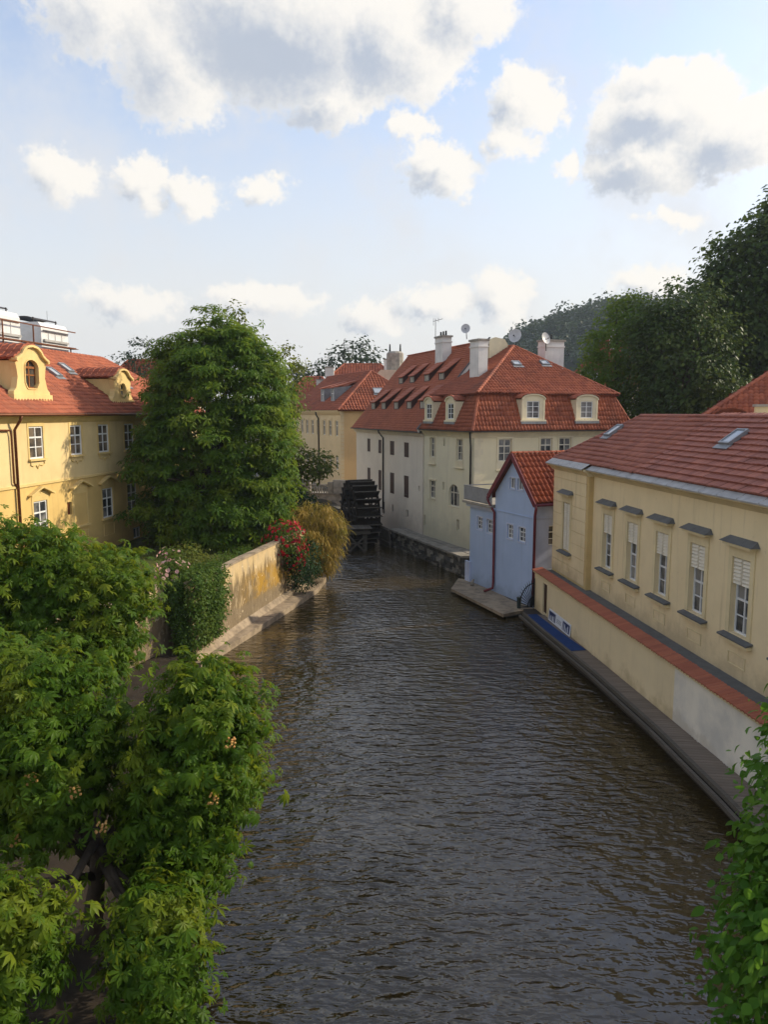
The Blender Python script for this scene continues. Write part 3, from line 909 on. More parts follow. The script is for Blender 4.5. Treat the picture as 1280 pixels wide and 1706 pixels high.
def cream_window(a, c, y, shut):
    # frame set deep, flat surround, louvred head
    surround(MU, a, c, 4.35, 7.05, .22, .045, 'cream_trim', y=y, top=.5)
    if not shut:
        window(MU, a, c, 4.35, 6.12, y + .2, 2, (.36, .68), 'white_paint', 'glass', .06)
    sm = MB(); z0 = 6.12 if not shut else 4.4
    zz = z0
    half = (a + c) / 2
    for p, q in ((a + .02, half - .02), (half + .02, c - .02)):
        sm.box(p, p + .05, y + .02, y + .08, z0, 7.03); sm.box(q - .05, q, y + .02, y + .08, z0, 7.03)
        nsl = int((7.03 - z0) / .13)
        for k_ in range(nsl):
            z_ = z0 + k_ * .13
            i0 = len(sm.v); sm.box(p + .05, q - .05, y + .05, y + .065, z_, z_ + .10)
            sm.mapv(lambda v_: Vector((v_.x, v_.y - (.06 if v_.z < z_ + .04 else 0), v_.z)), i0)
    sh = sm.build('shutter', 'shutter_cream', MU)
    MB().box(a + .04, c - .04, y + .085, y + .1, z0, 7.03).build('slat_gap_shade', 'cream_band', sh)  # darker backing added so the gaps between the slats look shaded
    # slate sill and slate hood
    sl = MB().xprism([(y - .26, 4.24), (y + .18, 4.34), (y + .18, 4.28), (y - .26, 4.18)], a - .36, c + .36)
    sl.build('sill', 'slate_grey', MU)
    MB().box(a - .30, c + .30, y - .2, y - .002, 4.06, 4.17).build('sill_moulding', 'cream_trim', MU)
    hd = MB(); x0, x1 = a - .44, c + .44; f0, f1 = y - .34, y - .003
    hd.poly([(x0, f0, 7.56), (x1, f0, 7.56), (x1 - .16, f1, 7.76), (x0 + .16, f1, 7.76)])
    hd.poly([(x0, f0, 7.56), (x0 + .16, f1, 7.76), (x0, f1, 7.56)]).poly([(x1, f0, 7.56), (x1, f1, 7.56), (x1 - .16, f1, 7.76)])
    hd.poly([(x0, f0, 7.56), (x0, f1, 7.56), (x1, f1, 7.56), (x1, f0, 7.56)])
    hd.build('window_hood', 'slate_grey', MU)
    MB().box(a - .3, c + .3, y - .28, y - .002, 7.46, 7.557).build('hood_moulding', 'cream_trim', MU)
    # sunk panel below
    for bx in ((a + .02, c - .02, 3.66, 3.69), (a + .02, c - .02, 3.24, 3.27), (a + .02, a + .05, 3.27, 3.66), (c - .05, c - .02, 3.27, 3.66)): pass
    pm = MB().box(a + .02, c - .02, y - .03, y - .004, 3.65, 3.69).box(a + .02, c - .02, y - .03, y - .004, 3.23, 3.27).box(a + .02, a + .06, y - .03, y - .004, 3.27, 3.65).box(c - .06, c - .02, y - .03, y - .004, 3.27, 3.65)
    pm.build('panel_moulding', 'cream_trim', MU)
for a, c in wins: cream_window(a, c, 0, False)
cream_window(1.75, 2.85, EX, True)
# eaves: moulded cornice, zinc strip in sheets
MB().xprism([(-.02, 8.75), (-.25, 8.95), (-.42, 9.02), (-.42, 9.12), (.1, 9.12), (.1, 8.75)], 5.5, ML).build('cornice', 'cream_trim', MU)
MB().xprism([(EX - .02, 8.75), (EX - .2, 8.95), (EX - .36, 9.02), (EX - .36, 9.12), (.1, 9.12), (.1, 8.75)], -.35, 5.48).build('cornice', 'cream_trim', MU)
def eave_sheet(x0, x1, y0):
    mm = MB(); a, b2 = x0 + .012, x1 - .012
    mm.poly([(a, y0, 9.13), (b2, y0, 9.13), (b2, y0 + .44, 9.39), (a, y0 + .44, 9.39)]).poly([(a, y0, 9.13), (a, y0, 9.08), (b2, y0, 9.08), (b2, y0, 9.13)])
    mm.box(a - .02, a + .012, y0, y0 + .02, 9.1, 9.17)
    mm.build('eave_sheet', 'metal_flash', MU)
x = 5.5
while x < ML:
    eave_sheet(x, min(x + 1.25, ML), -.52); x += 1.25
for x in np.arange(-.4, 5.4, 1.18): eave_sheet(float(x), float(x) + 1.18, -.72)
E0 = Vector((0, -.1, 9.38))
ra = roof_face('roof_slope', [(-.5, -.2, 9.33), (ML, -.2, 9.33), (ML, 3.45, 11.82), (3.1, 3.45, 11.82)], MU, 'museum_tile', .30, .36, .022, .075, seed=3, singles=pick_tiles, stagger=True)
roof_face('roof_slope', [(-.5, 7.1, 9.38), (-.5, -.12, 9.38), (3.1, 3.45, 11.82)], MU, 'museum_tile', .30, .36, .022, .075, seed=4)
roof_face('roof_slope', [(ML, 7.1, 9.38), (-.5, 7.1, 9.38), (3.1, 3.45, 11.82), (ML, 3.45, 11.82)], MU, 'museum_tile', .6, .6, .018, .05, seed=5)
ridge(MU, (3.1, 3.45, 11.84), (ML, 3.45, 11.84), .12, .4, 'museum_tile')
ridge(MU, (-.5, -.12, 9.42), (3.1, 3.45, 11.84), .11, .4, 'museum_tile')
rn = Vector((0, -2.44, 3.57)).normalized(); rb = Vector((0, 3.57, 2.44)).normalized()
for u0, v0 in ((2.3, 1.75), (14.1, 1.75)):
    z0 = 9.38 + (v0 + .12) * 2.44 / 3.57
    skylight(MU, Vector((u0, v0, z0)) + rn * .06, (1, 0, 0), rb, rn, .78, .98)

# ------------------------------------------------------------------ garden wall in front of it
GW = thing('garden_wall', 'low cream wall topped with red tiles between the boardwalk and the long cream house', 'wall', MU_O, MU_U)
m = MB().wall(-.3, 17., .3, 2.62, [(1.25, 2.0, .6, 2.32)], -1.2, .35)
m.poly([(-.3, -1.2, .3), (-.3, -.7, .3), (-.3, -.7, 2.62), (-.3, -1.2, 2.62)])
m.build('wall', 'garden_plaster', GW)
MB().wall(17., ML, .3, 2.62, [], -1.2).build('wall', 'white_patch', GW, label='whitewashed nearer stretch of the low wall')
MB().box(-.34, ML, -1.3, -.2, 2.622, 2.74).build('coping', 'cream_trim', GW)
MB().box(-.3, ML, -.80, -.002, 2.742, 2.80).build('gutter', 'slate_grey', GW)
MB().box(1.6, 1.67, -1.14, -1.07, .6, 2.3).box(1.27, 1.6, -1.12, -1.08, .6, 2.3).box(1.67, 1.98, -1.12, -1.08, .6, 2.3).build('door', 'door_wood', GW)
tm = MB(); prof_n = 5
for k_ in range(prof_n + 1):
    s_ = k_ / prof_n; h_ = .045 * math.sin(math.pi * s_)
    tm.v += [(.2 * s_, 0, h_ + .02), (.2 * s_, .004, h_ - .03), (.2 * s_, .62, h_ * .8 + .14)]
for k_ in range(prof_n):
    i = k_ * 3; tm.f += [(i, i + 3, i + 5, i + 2), (i, i + 1, i + 4, i + 3)]
tme = tm.mesh('cap_tile', 'cap_tile')
for k_ in range(int((ML + .35) / .2)):
    put('cap_tile', tme, GW, (-.36 + .2 * k_, -1.40 + random.uniform(-.012, .012), 2.745 + random.uniform(0, .012)))

# rubble wall between the blue house and the cream house
RW = thing('rubble_wall', 'short rough stone wall wedged between the blue house and the cream house', 'wall', (9.2, 45.55, .4), (.9, .18))
MB().box(0, 1.9, .1, .5, 0, 3.9).build('core', 'mortar', RW)
for i in range(8):
    xx = 0
    while xx < 1.85:
        wdt = random.uniform(.22, .42)
        s_ = MB().box(xx + .01, min(xx + wdt, 1.9) - .015, random.uniform(-.02, .04), .14, .5 * i + .015, .5 * (i + 1) - .02)
        s_.mapv(lambda v_: v_ + Vector((random.uniform(-.02, .02), 0, random.uniform(-.05, .05))))
        s_.build('stone', 'slab_stone' if random.random() < .4 else 'concrete', RW); xx += wdt

# ------------------------------------------------------------------ boardwalk
BW = struct('boardwalk', MB().zprism([(10.9, -10), (10.6, 12), (10.3, 22), (10.0, 26.9), (9.36, 33.15), (8.5, 39.3), (8.0, 42.9), (8.3, 44.6), (9.1, 44.6), (11.33, 24.2), (15, -10)], -1, .44), 'wet_wood')
def edge_x(y):
    P_ = [(10.85, -10), (10.55, 12), (10.25, 22), (9.95, 26.9), (9.31, 33.15), (8.45, 39.3), (7.98, 43.2)]
    for (a, c) in zip(P_[:-1], P_[1:]):
        if a[1] <= y <= c[1]: return a[0] + (c[0] - a[0]) * (y - a[1]) / (c[1] - a[1])
    return P_[-1][0]
y = 10.; k_ = 0
while y < 43.1:
    wd = .205
    x0 = edge_x(min(y, 43.1)); x1 = 10.223 + (44.73 - y) * .10882 - 1.2 / .994
    me = cached(('plank', round((x1 - x0) * 10)), lambda: MB().box(0, wd - .012, 0, round((x1 - x0), 1) + .05, 0, .06).mesh('plank', 'deck_wood'))
    o = put('plank', me, BW, (x0, y + wd / 2, .452 + random.uniform(0, .008)), rot=(0, random.uniform(-.004, .004), -math.pi / 2 - .1088))
    y += wd; k_ += 1
ep = [Vector((edge_x(y), y, .5)) for y in (10, 16, 22, 26.9, 30, 33.15, 36, 39.3, 41.3, 43.1)]
for p, q in zip(ep[:-1], ep[1:]):
    MB().bar(p + Vector((.03, 0, .05)), q + Vector((.03, 0, .05)), .14, .16).build('edge_beam', 'grey_wood', BW)
    MB().bar(p + Vector((-.17, 0, -.08)), q + Vector((-.17, 0, -.08)), .12, .14).build('fender_beam', 'grey_wood', BW)

# things on it
def mu_pt(u, v, z): return Vector((MU_O[0] + u * MU_U[0] - v * MU_U[1], MU_O[1] + u * MU_U[1] + v * MU_U[0], z))
def mu_thing_poly(name, pts, z, th, mat, label, cat):
    c = mu_pt(*pts[0], z); m = MB(); 
    P_ = [mu_pt(a, b2, z) - c for a, b2 in pts]
    m.zprism([(p.x, p.y) for p in P_], 0, th)
    o = m.build(name, mat, None, c); tag(o, label, cat); return o
mu_thing_poly('carpet', [(1.6, -2.32), (4.6, -2.28), (8.4, -2.2), (8.35, -1.27), (5.0, -1.5), (1.55, -1.62)], .53, .018, 'carpet_blue', 'bright blue carpet runner laid on the boardwalk', 'carpet')
SB = thing('sign_board', 'low white and dark blue picture board leaning on the wall by the blue carpet', 'sign', mu_pt(2.6, -1.30, .52), MU_U)
SL = 3.45
m = MB().box(0, SL, 0, .035, 0, .62); m.mapv(lambda v_: Vector((v_.x, v_.y + v_.z * .1, v_.z))); m.build('board', 'sign_white', SB)
def onboard(name, x0, x1, z0, z1, mat, lift=.006):
    mm = MB().box(x0, x1, -lift, -.002, z0, z1); mm.mapv(lambda v_: Vector((v_.x, v_.y + v_.z * .1, v_.z))); return mm.build(name, mat, SB)
onboard('picture', .08, 1.15, .08, .54, 'sign_blue'); onboard('picture', 2.3, 3.36, .08, .54, 'sign_blue')
for xs in ((.14, .2), (.3, .42), (.52, .58), (.7, .84), (.95, 1.02), (2.4, 2.48), (2.6, 2.72), (2.85, 2.93), (3.05, 3.18)):
    mm = MB(); zt = random.uniform(.36, .5); mm.prism([(xs[0], .1), (xs[1], .1), (xs[1] - .01, zt - .1), ((xs[0] + xs[1]) / 2, zt), (xs[0] + .01, zt - .1)], -.011, -.007)
    mm.mapv(lambda v_: Vector((v_.x, v_.y + v_.z * .1, v_.z))); mm.build('picture_figure', 'sign_white', SB)
for zz in (.2, .28, .36):
    onboard('print_line', 1.35, 2.1, zz, zz + .025, 'slate_grey')
# spiked fan grille closing the boardwalk
GG = thing('iron_grille', 'black wrought iron fan grille with spikes beside the blue house', 'grille', mu_pt(-.1, -1.28, .52), (MU_U[1] * -1, MU_U[0]))
# local x runs away from the canal; the fan opens towards the water (-x)
for rr in (.62, 1.45):
    pts = [(-rr * .62 * math.cos(a), 0, rr * math.sin(a)) for a in np.linspace(0, math.pi / 2, 14)]
    MB().tube(pts, .032, 6).build('arc_bar', 'iron', GG)
for a in np.linspace(.08, math.pi / 2 - .06, 12):
    ca, sa = math.cos(a), math.sin(a)
    MB().tube([(-.1 * ca, 0, .12 * sa), (-1.45 * .62 * ca, 0, 1.45 * sa), (-1.72 * .62 * ca, 0, 1.72 * sa)], [.022, .022, .004], 5).build('spike', 'iron', GG)
MB().box(-.025, .025, -.025, .025, 0, 1.75).box(-.9, .02, -.015, .015, .0, .04).build('post', 'iron', GG)
tub = MB().tube([(0, 0, 0), (0, 0, .62), (0, 0, .66)], [.12, .14, .12], 12).tube([(0, 0, .6), (0, 0, .67)], [.15, .15], 12)
o = tub.build('bollard_tub', 'green_tub', None, mu_pt(-.25, -2.15, .45)); tag(o, 'dark green round tub at the foot of the iron fan grille', 'tub')

# ------------------------------------------------------------------ blue house
BL = thing('blue_house', 'small pale blue gabled house with dark red pipes standing on the water', 'house', (5.93, 52.77, 0), (.374, -.927))
win_b = [(5.02, 5.73, 4.15, 5.05), (6.35, 7.15, 4.15, 5.05)]
win_g = [(5.22, 5.86, 7.32, 8.0), (6.14, 6.8, 7.32, 8.0)]
win_a = [(.98, 1.75, 4.18, 5.02), (2.36, 3.12, 4.12, 5.0)]
m = MB().wall(3.5, 8.2, .3, 6.9, win_b, 0, .22)
# gable triangle, window strip in the middle
zt = 9.3; zk = lambda x: 6.9 + (zt - 6.9) * (1 - abs(x - 5.85) / 2.35)
m.wall(5.0, 7.0, 6.9, 8.1, win_g, 0, .22)
m.poly([(3.5, 0, 6.9), (5.0, 0, 6.9), (5.0, 0, zk(5.0))]).poly([(7.0, 0, 6.9), (8.2, 0, 6.9), (7.0, 0, zk(7.0))])
m.poly([(5.0, 0, 8.1), (7.0, 0, 8.1), (7.0, 0, zk(7.0)), (5.85, 0, zt), (5.0, 0, zk(5.0))])
m.poly([(3.5, 0, .3), (3.5, 6, .3), (3.5, 6, 6.9), (3.5, 0, 6.9)]).poly([(3.5, 6, .3), (8.2, 6, .3), (8.2, 6, 6.9), (5.85, 6, zt), (3.5, 6, 6.9)])
m.build('wall', 'blue_wall', BL)
sw = MB().wall(0, 6, .3, 6.9, [(.95, 1.75, 4.1, 5.3)], 0, .2)
sw.mapv(lambda v_: Vector((8.2 - v_.y, v_.x, v_.z))); sw.build('side_wall', 'blue_side', BL)
W = window(BL, 0, .8, 4.1, 5.3, 0, 2, (.33, .66), 'white_paint', 'glass', .05, (.06, .06, .1)); W.location = (8.08, .95, 4.1); W.rotation_euler = (0, 0, math.pi / 2)
for (a, c, z0, z1) in win_b: window(BL, a, c, z0, z1, .12, 2, (.33, .66), 'white_paint', 'glass', .05, (.06, .16, .07), 'blue_trim'); surround(BL, a, c, z0, z1, .08, .02, 'blue_trim')
for (a, c, z0, z1) in win_g: window(BL, a, c, z0, z1, .12, 2, (), 'white_paint', 'glass', .05, (.06, .16, .06), 'blue_trim'); surround(BL, a, c, z0, z1, .08, .02, 'blue_trim')
m = MB().wall(0, 3.5, .3, 5.85, win_a, .05, .22).poly([(0, .05, .3), (0, 5, .3), (0, 5, 5.85), (0, .05, 5.85)]).poly([(0, .05, 5.85), (3.5, .05, 5.85), (3.5, 5, 5.85), (0, 5, 5.85)])
m.build('annex_wall', 'blue_wall', BL)
for (a, c, z0, z1) in win_a: window(BL, a, c, z0, z1, .17, 2, (.33, .66), 'white_paint', 'glass', .05, (.06, .14, .07), 'blue_trim'); surround(BL, a, c, z0, z1, .08, .02, 'blue_trim', y=.05)
MB().box(-.45, 3.45, -.35, 5.0, 5.86, 6.02).build('terrace_slab', 'concrete_grey', BL)
MB().box(-.3, 3.46, -.12, .045, 5.62, 5.855).build('terrace_cornice', 'blue_trim', BL)
MB().box(-.35, 3.45, -.30, -.24, 7.0, 7.07).box(-.35, 3.45, -.29, -.25, 6.1, 6.14).box(-.35, -.29, -.24, 4.9, 7.0, 7.07).build('terrace_rail', 'zinc', BL)
bme = MB().box(0, .05, 0, .03, 0, .9).mesh('baluster', 'dish_grey')
for k_ in range(25): put('baluster', bme, BL, (-.34 + .155 * k_, -.285, 6.12))
MB().box(-.33, 3.45, -.235, -.225, 6.06, 6.98).build('terrace_screen', 'concrete_grey', BL)
MB().box(3.72, 8.2, -.04, -.002, 5.74, 5.80).build('string_course', 'blue_wall', BL)
cs_ = MB().box(8.202, 8.24, -.04, 6, 5.74, 5.80); cs_.build('string_course', 'blue_side', BL)
roof_face('roof_slope', [(8.55, -.3, 6.72), (8.55, 6.2, 6.72), (5.85, 6.2, 9.48), (5.85, -.3, 9.48)], BL, 'blue_house_tile', .31, .45, .13, .025, seed=11)
roof_face('roof_slope', [(3.15, 6.2, 6.72), (3.15, -.3, 6.72), (5.85, -.3, 9.48), (5.85, 6.2, 9.48)], BL, 'blue_house_tile', .31, .45, .13, .025, seed=12)
ridge(BL, (5.85, -.3, 9.55), (5.85, 6.2, 9.55), .13, .4, 'blue_house_tile')
MB().bar((3.1, -.34, 6.60), (5.85, -.34, 9.46), .07, .30).bar((5.85, -.34, 9.46), (8.6, -.34, 6.60), .07, .30).build('bargeboard', 'pipe_red', BL)
MB().tube([(8.66, -.35, 6.62), (8.66, 6, 6.66)], .085, 8).build('gutter', 'pipe_red', BL, smooth=True)
MB().tube([(3.04, -.35, 6.58), (3.04, 6, 6.62)], .085, 8).build('gutter', 'pipe_red', BL, smooth=True)
downpipe(BL, [(3.04, -.34, 6.6), (3.06, -.34, 6.4), (3.6, -.13, 5.6), (3.62, -.13, 1.0), (3.66, -.2, .62), (3.5, -.75, .42)], .085, 'pipe_red')
downpipe(BL, [(8.66, -.3, 6.6), (8.66, -.28, 6.4), (8.32, -.12, 5.95), (8.30, -.12, .6)], .085, 'pipe_red')
MB().box(-.35, 0.3, -.12, .04, .3, 1.75).build('buttress', 'blue_trim', BL)
# slab walk at its foot
o = MB().zprism([(5.3, 53.6), (4.5, 50.4), (6.95, 43.75), (8.1, 44.55), (9.0, 45.1), (6.0, 53)], .16, .34)
FW = struct('stone_landing', o, 'concrete')
MB().zprism([(5.5, 53.6), (4.95, 50.7), (7.2, 44.3), (8.1, 44.8), (9.0, 45.3), (6.0, 53)], -1, .158).build('landing_base', 'mortar', FW)
BO = MB().tube([(0, 0, 0), (0, 0, .18), (.03, .02, .3), (.1, .05, .42), (.13, .06, .46)], [.12, .15, .1, .07, .02], 8).build('mooring_stone', 'slab_stone', None, (6.0, 51.2, .33), smooth=True)
tag(BO, 'small grey mooring stone on the slab walk below the blue annex', 'mooring stone')

# ------------------------------------------------------------------ house with mansard roof
MA_O, MA_U = (3.4, 65.3, 0), (.4, -.9165)
MA = thing('mansard_house', 'pale cream corner house with red mansard roof, tall dormers and satellite dishes', 'house', MA_O, MA_U)
ZE, ZK, ZR = 10.65, 13.5, 17.65
UL, VW = 8.4, 14.3
def uu(y): return (65.3 - y) / .9165
canal = [(uu(64.27), uu(63.45), 8.36, 9.98), (uu(60.12), uu(59.21), 8.33, 10.0), (uu(62.13), uu(61.88), 9.34, 9.93), (uu(64.32), uu(63.39), 4.93, 6.4), (uu(61.22), uu(59.65), 4.64, 6.4), (uu(62.2), uu(61.9), 5.82, 6.43), (uu(59.98), uu(59.6), 2.84, 3.69), (.05, .38, 2.5, 3.34)]
m = MB().wall(0, UL, 0.5, ZE - .1, canal, 0, .26)
m.poly([(0, 0, .5), (0, VW, .5), (0, VW, 10.5), (0, 0, 10.5)]).poly([(0, VW, .5), (UL, VW, .5), (UL, VW, 10.5), (0, VW, 10.5)])
m.build('wall', 'mansard_wall', MA)
# arch over the round headed window: spandrels fill the opening's corners
a, c, z0, z1 = canal[4]; r_ = (c - a) / 2; cx = (a + c) / 2
for sgn in (-1, 1):
    pts = [(cx + sgn * r_, z1)] + [(cx + sgn * r_ * math.cos(t_), z1 - r_ + r_ * math.sin(t_)) for t_ in np.linspace(0, math.pi / 2, 8)]
    MB().prism(pts if sgn > 0 else pts[::-1], .0, .2).build('arch_spandrel', 'mansard_wall', MA)
for i in (0, 1):
    a, c, z0, z1 = canal[i]; window(MA, a, c, z0, z1, .16, 2, (.36, .68), 'cream_paint', 'glass', .06); surround(MA, a, c, z0, z1, .12, .03, 'mansard_trim')
    MB().box(a - .22, c + .22, -.14, -.002, z0 - .62, z0 - .54).box(a - .12, c + .12, -.03, -.002, z0 - .54, z0 - .03).build('apron', 'mansard_trim', MA)
a, c, z0, z1 = canal[3]; window(MA, a, c, z0, z1, .16, 2, (.36, .68), 'cream_paint', 'glass', .06, (.15, .22, .1), 'mansard_trim')
MB().box(a - .15, c + .15, -.1, -.002, z1 + .02, z1 + .14).build('lintel', 'mansard_trim', MA)
a, c, z0, z1 = canal[4]; window(MA, a, c, z0, z1, .18, 3, (.62,), 'cream_paint', 'glass', .06, (.1, .2, .08), 'mansard_trim')
for i in (2, 5, 6, 7):
    a, c, z0, z1 = canal[i]; window(MA, a, c, z0, z1, .18, 1, (), 'cream_paint', 'glass', .04)
# front towards the blue house
front = [(2.12, 3.28, 8.32, 10.04), (5.92, 7.02, 8.32, 10.05), (7.68, 8.84, 8.32, 10.06), (11.3, 12.4, 8.32, 10.05)]
m = MB().wall(0, VW, .5, ZE - .1, front, 0, .24); m.mapv(lambda v_: Vector((UL - v_.y, v_.x, v_.z))); m.build('front_wall', 'mansard_front', MA)
for a, c, z0, z1 in front:
    W = window(MA, 0, c - a, z0, z1, 0, 2, (.36, .68), 'cream_paint', 'glass', .07); W.location = (UL - .14, a, z0); W.rotation_euler = (0, 0, math.pi / 2)
    s_ = MB().box(a - .16, a, -.05, -.002, z0, z1).box(c, c + .16, -.05, -.002, z0, z1).box(a - .16, c + .16, -.05, -.002, z1, z1 + .13).box(a - .18, c + .18, -.04, -.002, z0 - .62, z0 - .01).box(a - .24, c + .24, -.12, -.002, z0 - .7, z0 - .62)
    s_.mapv(lambda v_: Vector((UL - v_.y, v_.x, v_.z))); s_.build('window_surround', 'mansard_trim', MA)
# quoins at the corner
for i in range(16):
    z0 = 2.6 + i * .48
    q = MB().box(0, .75 if i % 2 else .55, -.018, -.002, z0 + .012, z0 + .468); q.mapv(lambda v_: Vector((UL - v_.y, v_.x, v_.z))); q.build('quoin', 'mansard_trim', MA)
# cornice, both sides
MB().xprism([(-.02, ZE - .55), (-.1, ZE - .4), (-.28, ZE - .16), (-.36, ZE - .08), (.05, ZE - .08), (.05, ZE - .55)], -.02, UL + .0).build('cornice', 'mansard_trim', MA)
q = MB().xprism([(-.02, ZE - .55), (-.1, ZE - .4), (-.28, ZE - .16), (-.36, ZE - .08), (.05, ZE - .08), (.05, ZE - .55)], -.36, VW + .3); q.mapv(lambda v_: Vector((UL - v_.y, v_.x, v_.z))); q.build('cornice', 'mansard_trim', MA)
# roof
e = .46; kn = .85
roof_face('lower_slope', [(0.0, -e, ZE), (UL + e, -e, ZE), (UL - kn, kn, ZK), (0.0, kn, ZK)], MA, 'pantile_old', .17, .3, .03, .03, seed=21)
roof_face('lower_slope', [(UL + e, -e, ZE), (UL + e, VW + e, ZE), (UL - kn, VW - kn, ZK), (UL - kn, kn, ZK)], MA, 'pantile', .30, .40, .115, .025, seed=22)
roof_face('lower_slope', [(UL + e, VW + e, ZE), (0, VW + e, ZE), (0, VW - kn, ZK), (UL - kn, VW - kn, ZK)], MA, 'pantile', .6, .6, .075, .05, seed=23)
k2 = .45; ap = (1.35, 7.85, ZR)
roof_face('upper_slope', [(0, k2, ZK - .06), (UL - k2, k2, ZK - .06), ap, (0, 7.85, ZR)], MA, 'pantile_old', .17, .3, .03, .03, seed=24)
roof_face('upper_slope', [(UL - k2, k2, ZK - .06), (UL - k2, VW - k2, ZK - .06), ap], MA, 'pantile', .30, .40, .115, .025, seed=25)
roof_face('upper_slope', [(UL - k2, VW - k2, ZK - .06), (0, VW - k2, ZK - .06), (0, 7.85, ZR), ap], MA, 'pantile', .6, .6, .075, .05, seed=26)
ridge(MA, (UL + e, -e, ZE + .05), (UL - kn, kn, ZK + .05), .12, .4, 'pantile')
ridge(MA, (UL + e, VW + e, ZE + .05), (UL - kn, VW - kn, ZK + .05), .12, .4, 'pantile')
ridge(MA, (UL - k2, k2, ZK), (ap[0], ap[1], ZR + .05), .14, .4, 'pantile')
ridge(MA, (UL - k2, VW - k2, ZK), (ap[0], ap[1], ZR + .05), .14, .4, 'pantile')
ridge(MA, (0, 7.85, ZR + .05), (ap[0], ap[1], ZR + .05), .14, .4, 'pantile')
MB().box(0, UL + e + .1, -e - .1, -e - .01, ZE - .09, ZE + .0).build('gutter', 'pipe_dark', MA)
MB().box(UL + e + .01, UL + e + .1, -e - .1, VW + e, ZE - .09, ZE).build('gutter', 'pipe_dark', MA)
downpipe(MA, [(UL + .1, -e, ZE - .1), (UL + .05, -.4, ZE - .5), (UL - .35, -.12, ZE - 1.2), (UL - .35, -.12, 6.2)], .07, 'pipe_dark')
def dormer(parent, T, wd, hgt, dep, win, mat='mansard_trim', tile='pantile', rise=.38, cheek=None, win_rows=(.36, .68)):
    """segment headed dormer. T maps local (x across, y into the roof, z up) to the house"""
    D = MB(); 
    hw = wd / 2; n_ = 9
    arc = [(hw * math.cos(t_), hgt + rise * math.sin(t_)) for t_ in np.linspace(0, math.pi, n_)]
    ww, wz0, wz1 = win
    # front with opening
    i0 = len(D.v)
    D.wall(-hw, hw, 0, hgt, [(-ww / 2, ww / 2, wz0, wz1)], 0, .12)
    D.poly([(x_, 0, z_) for x_, z_ in arc])
    D.poly([(-hw, 0, 0), (-hw, dep, 0), (-hw, dep, hgt), (-hw, 0, hgt)]).poly([(hw, 0, 0), (hw, dep, 0), (hw, dep, hgt), (hw, 0, hgt)])
    # little pilasters and hood moulding
    for sg in (-1, 1): D.box(sg * (hw - .07) - .07, sg * (hw - .07) + .07, -.04, -.003, 0, hgt)
    D.box(-hw - .1, hw + .1, -.12, -.003, -.12, .0)
    for (p, q) in zip(arc[:-1], arc[1:]): D.bar((p[0], -.05, p[1]), (q[0], -.05, q[1]), .14, .1)
    D.mapv(T); d = D.build('dormer', mat, parent)
    # tiles over the barrel
    rm = MB(); ns = max(3, int(dep / .36)); out_ = [(1.16 * x_, z_ + .07) for x_, z_ in arc]
    for s_ in range(ns):
        y0, y1 = -.16 + (dep + .16) * s_ / ns, -.16 + (dep + .16) * (s_ + 1) / ns + .03
        for (p, q) in zip(out_[:-1], out_[1:]):
            i = len(rm.v); mx = ((p[0] + q[0]) / 2, (p[1] + q[1]) / 2 + .05)
            rm.v += [(p[0], y0, p[1] + .04), (mx[0], y0, mx[1] + .05), (q[0], y0, q[1] + .04), (p[0], y1, p[1]), (mx[0], y1, mx[1]), (q[0], y1, q[1]), (p[0], y0, p[1] - .03), (mx[0], y0, mx[1] - .03), (q[0], y0, q[1] - .03)]
            rm.f += [(i, i + 1, i + 4, i + 3), (i + 1, i + 2, i + 5, i + 4), (i + 6, i + 7, i + 1, i), (i + 7, i + 8, i + 2, i + 1)]
    rm.mapv(T); rm.build('dormer_tiles', tile, d)
    # window: frame and panes
    fm = MB(); b2 = .06; h2 = wz1 - wz0
    fm.box(-ww / 2, -ww / 2 + b2, .04, .1, wz0, wz1).box(ww / 2 - b2, ww / 2, .04, .1, wz0, wz1).box(-ww / 2 + b2, ww / 2 - b2, .04, .1, wz0, wz0 + b2).box(-ww / 2 + b2, ww / 2 - b2, .04, .1, wz1 - b2, wz1).box(-b2 / 2, b2 / 2, .045, .095, wz0 + b2, wz1 - b2)
    for r_ in win_rows:
        fm.box(-ww / 2 + b2, -b2 / 2, .05, .09, wz0 + h2 * r_ - .02, wz0 + h2 * r_ + .02).box(b2 / 2, ww / 2 - b2, .05, .09, wz0 + h2 * r_ - .02, wz0 + h2 * r_ + .02)
    fm.mapv(T); fm.build('window_frame', 'white_paint', d)
    pm = MB().box(-ww / 2 + .03, ww / 2 - .03, .07, .08, wz0 + .03, wz1 - .03); pm.mapv(T); pm.build('pane', 'glass', d)
    return d
for vc in (5.0, 10.06):     # on the front
    dormer(MA, lambda p, vc=vc: Vector((UL + .24 - p.y, vc + p.x, 11.47 + p.z)), 2.1, 1.55, 2.4, (1.16, .12, 1.42))
    MB().box(UL - .1, UL + .40, vc - 1.15, vc + 1.15, 11.16, 11.34).build('dormer_flashing', 'zinc', MA)
for uc in (1.35, 5.05):     # on the canal side
    dormer(MA, lambda p, uc=uc: Vector((uc + p.x, -.24 + p.y, 11.42 + p.z)), 1.5, 1.45, 2.4, (.92, .1, 1.3))
    MB().box(uc - .8, uc + .8, -.40, .1, 11.12, 11.29).build('dormer_flashing', 'zinc', MA)
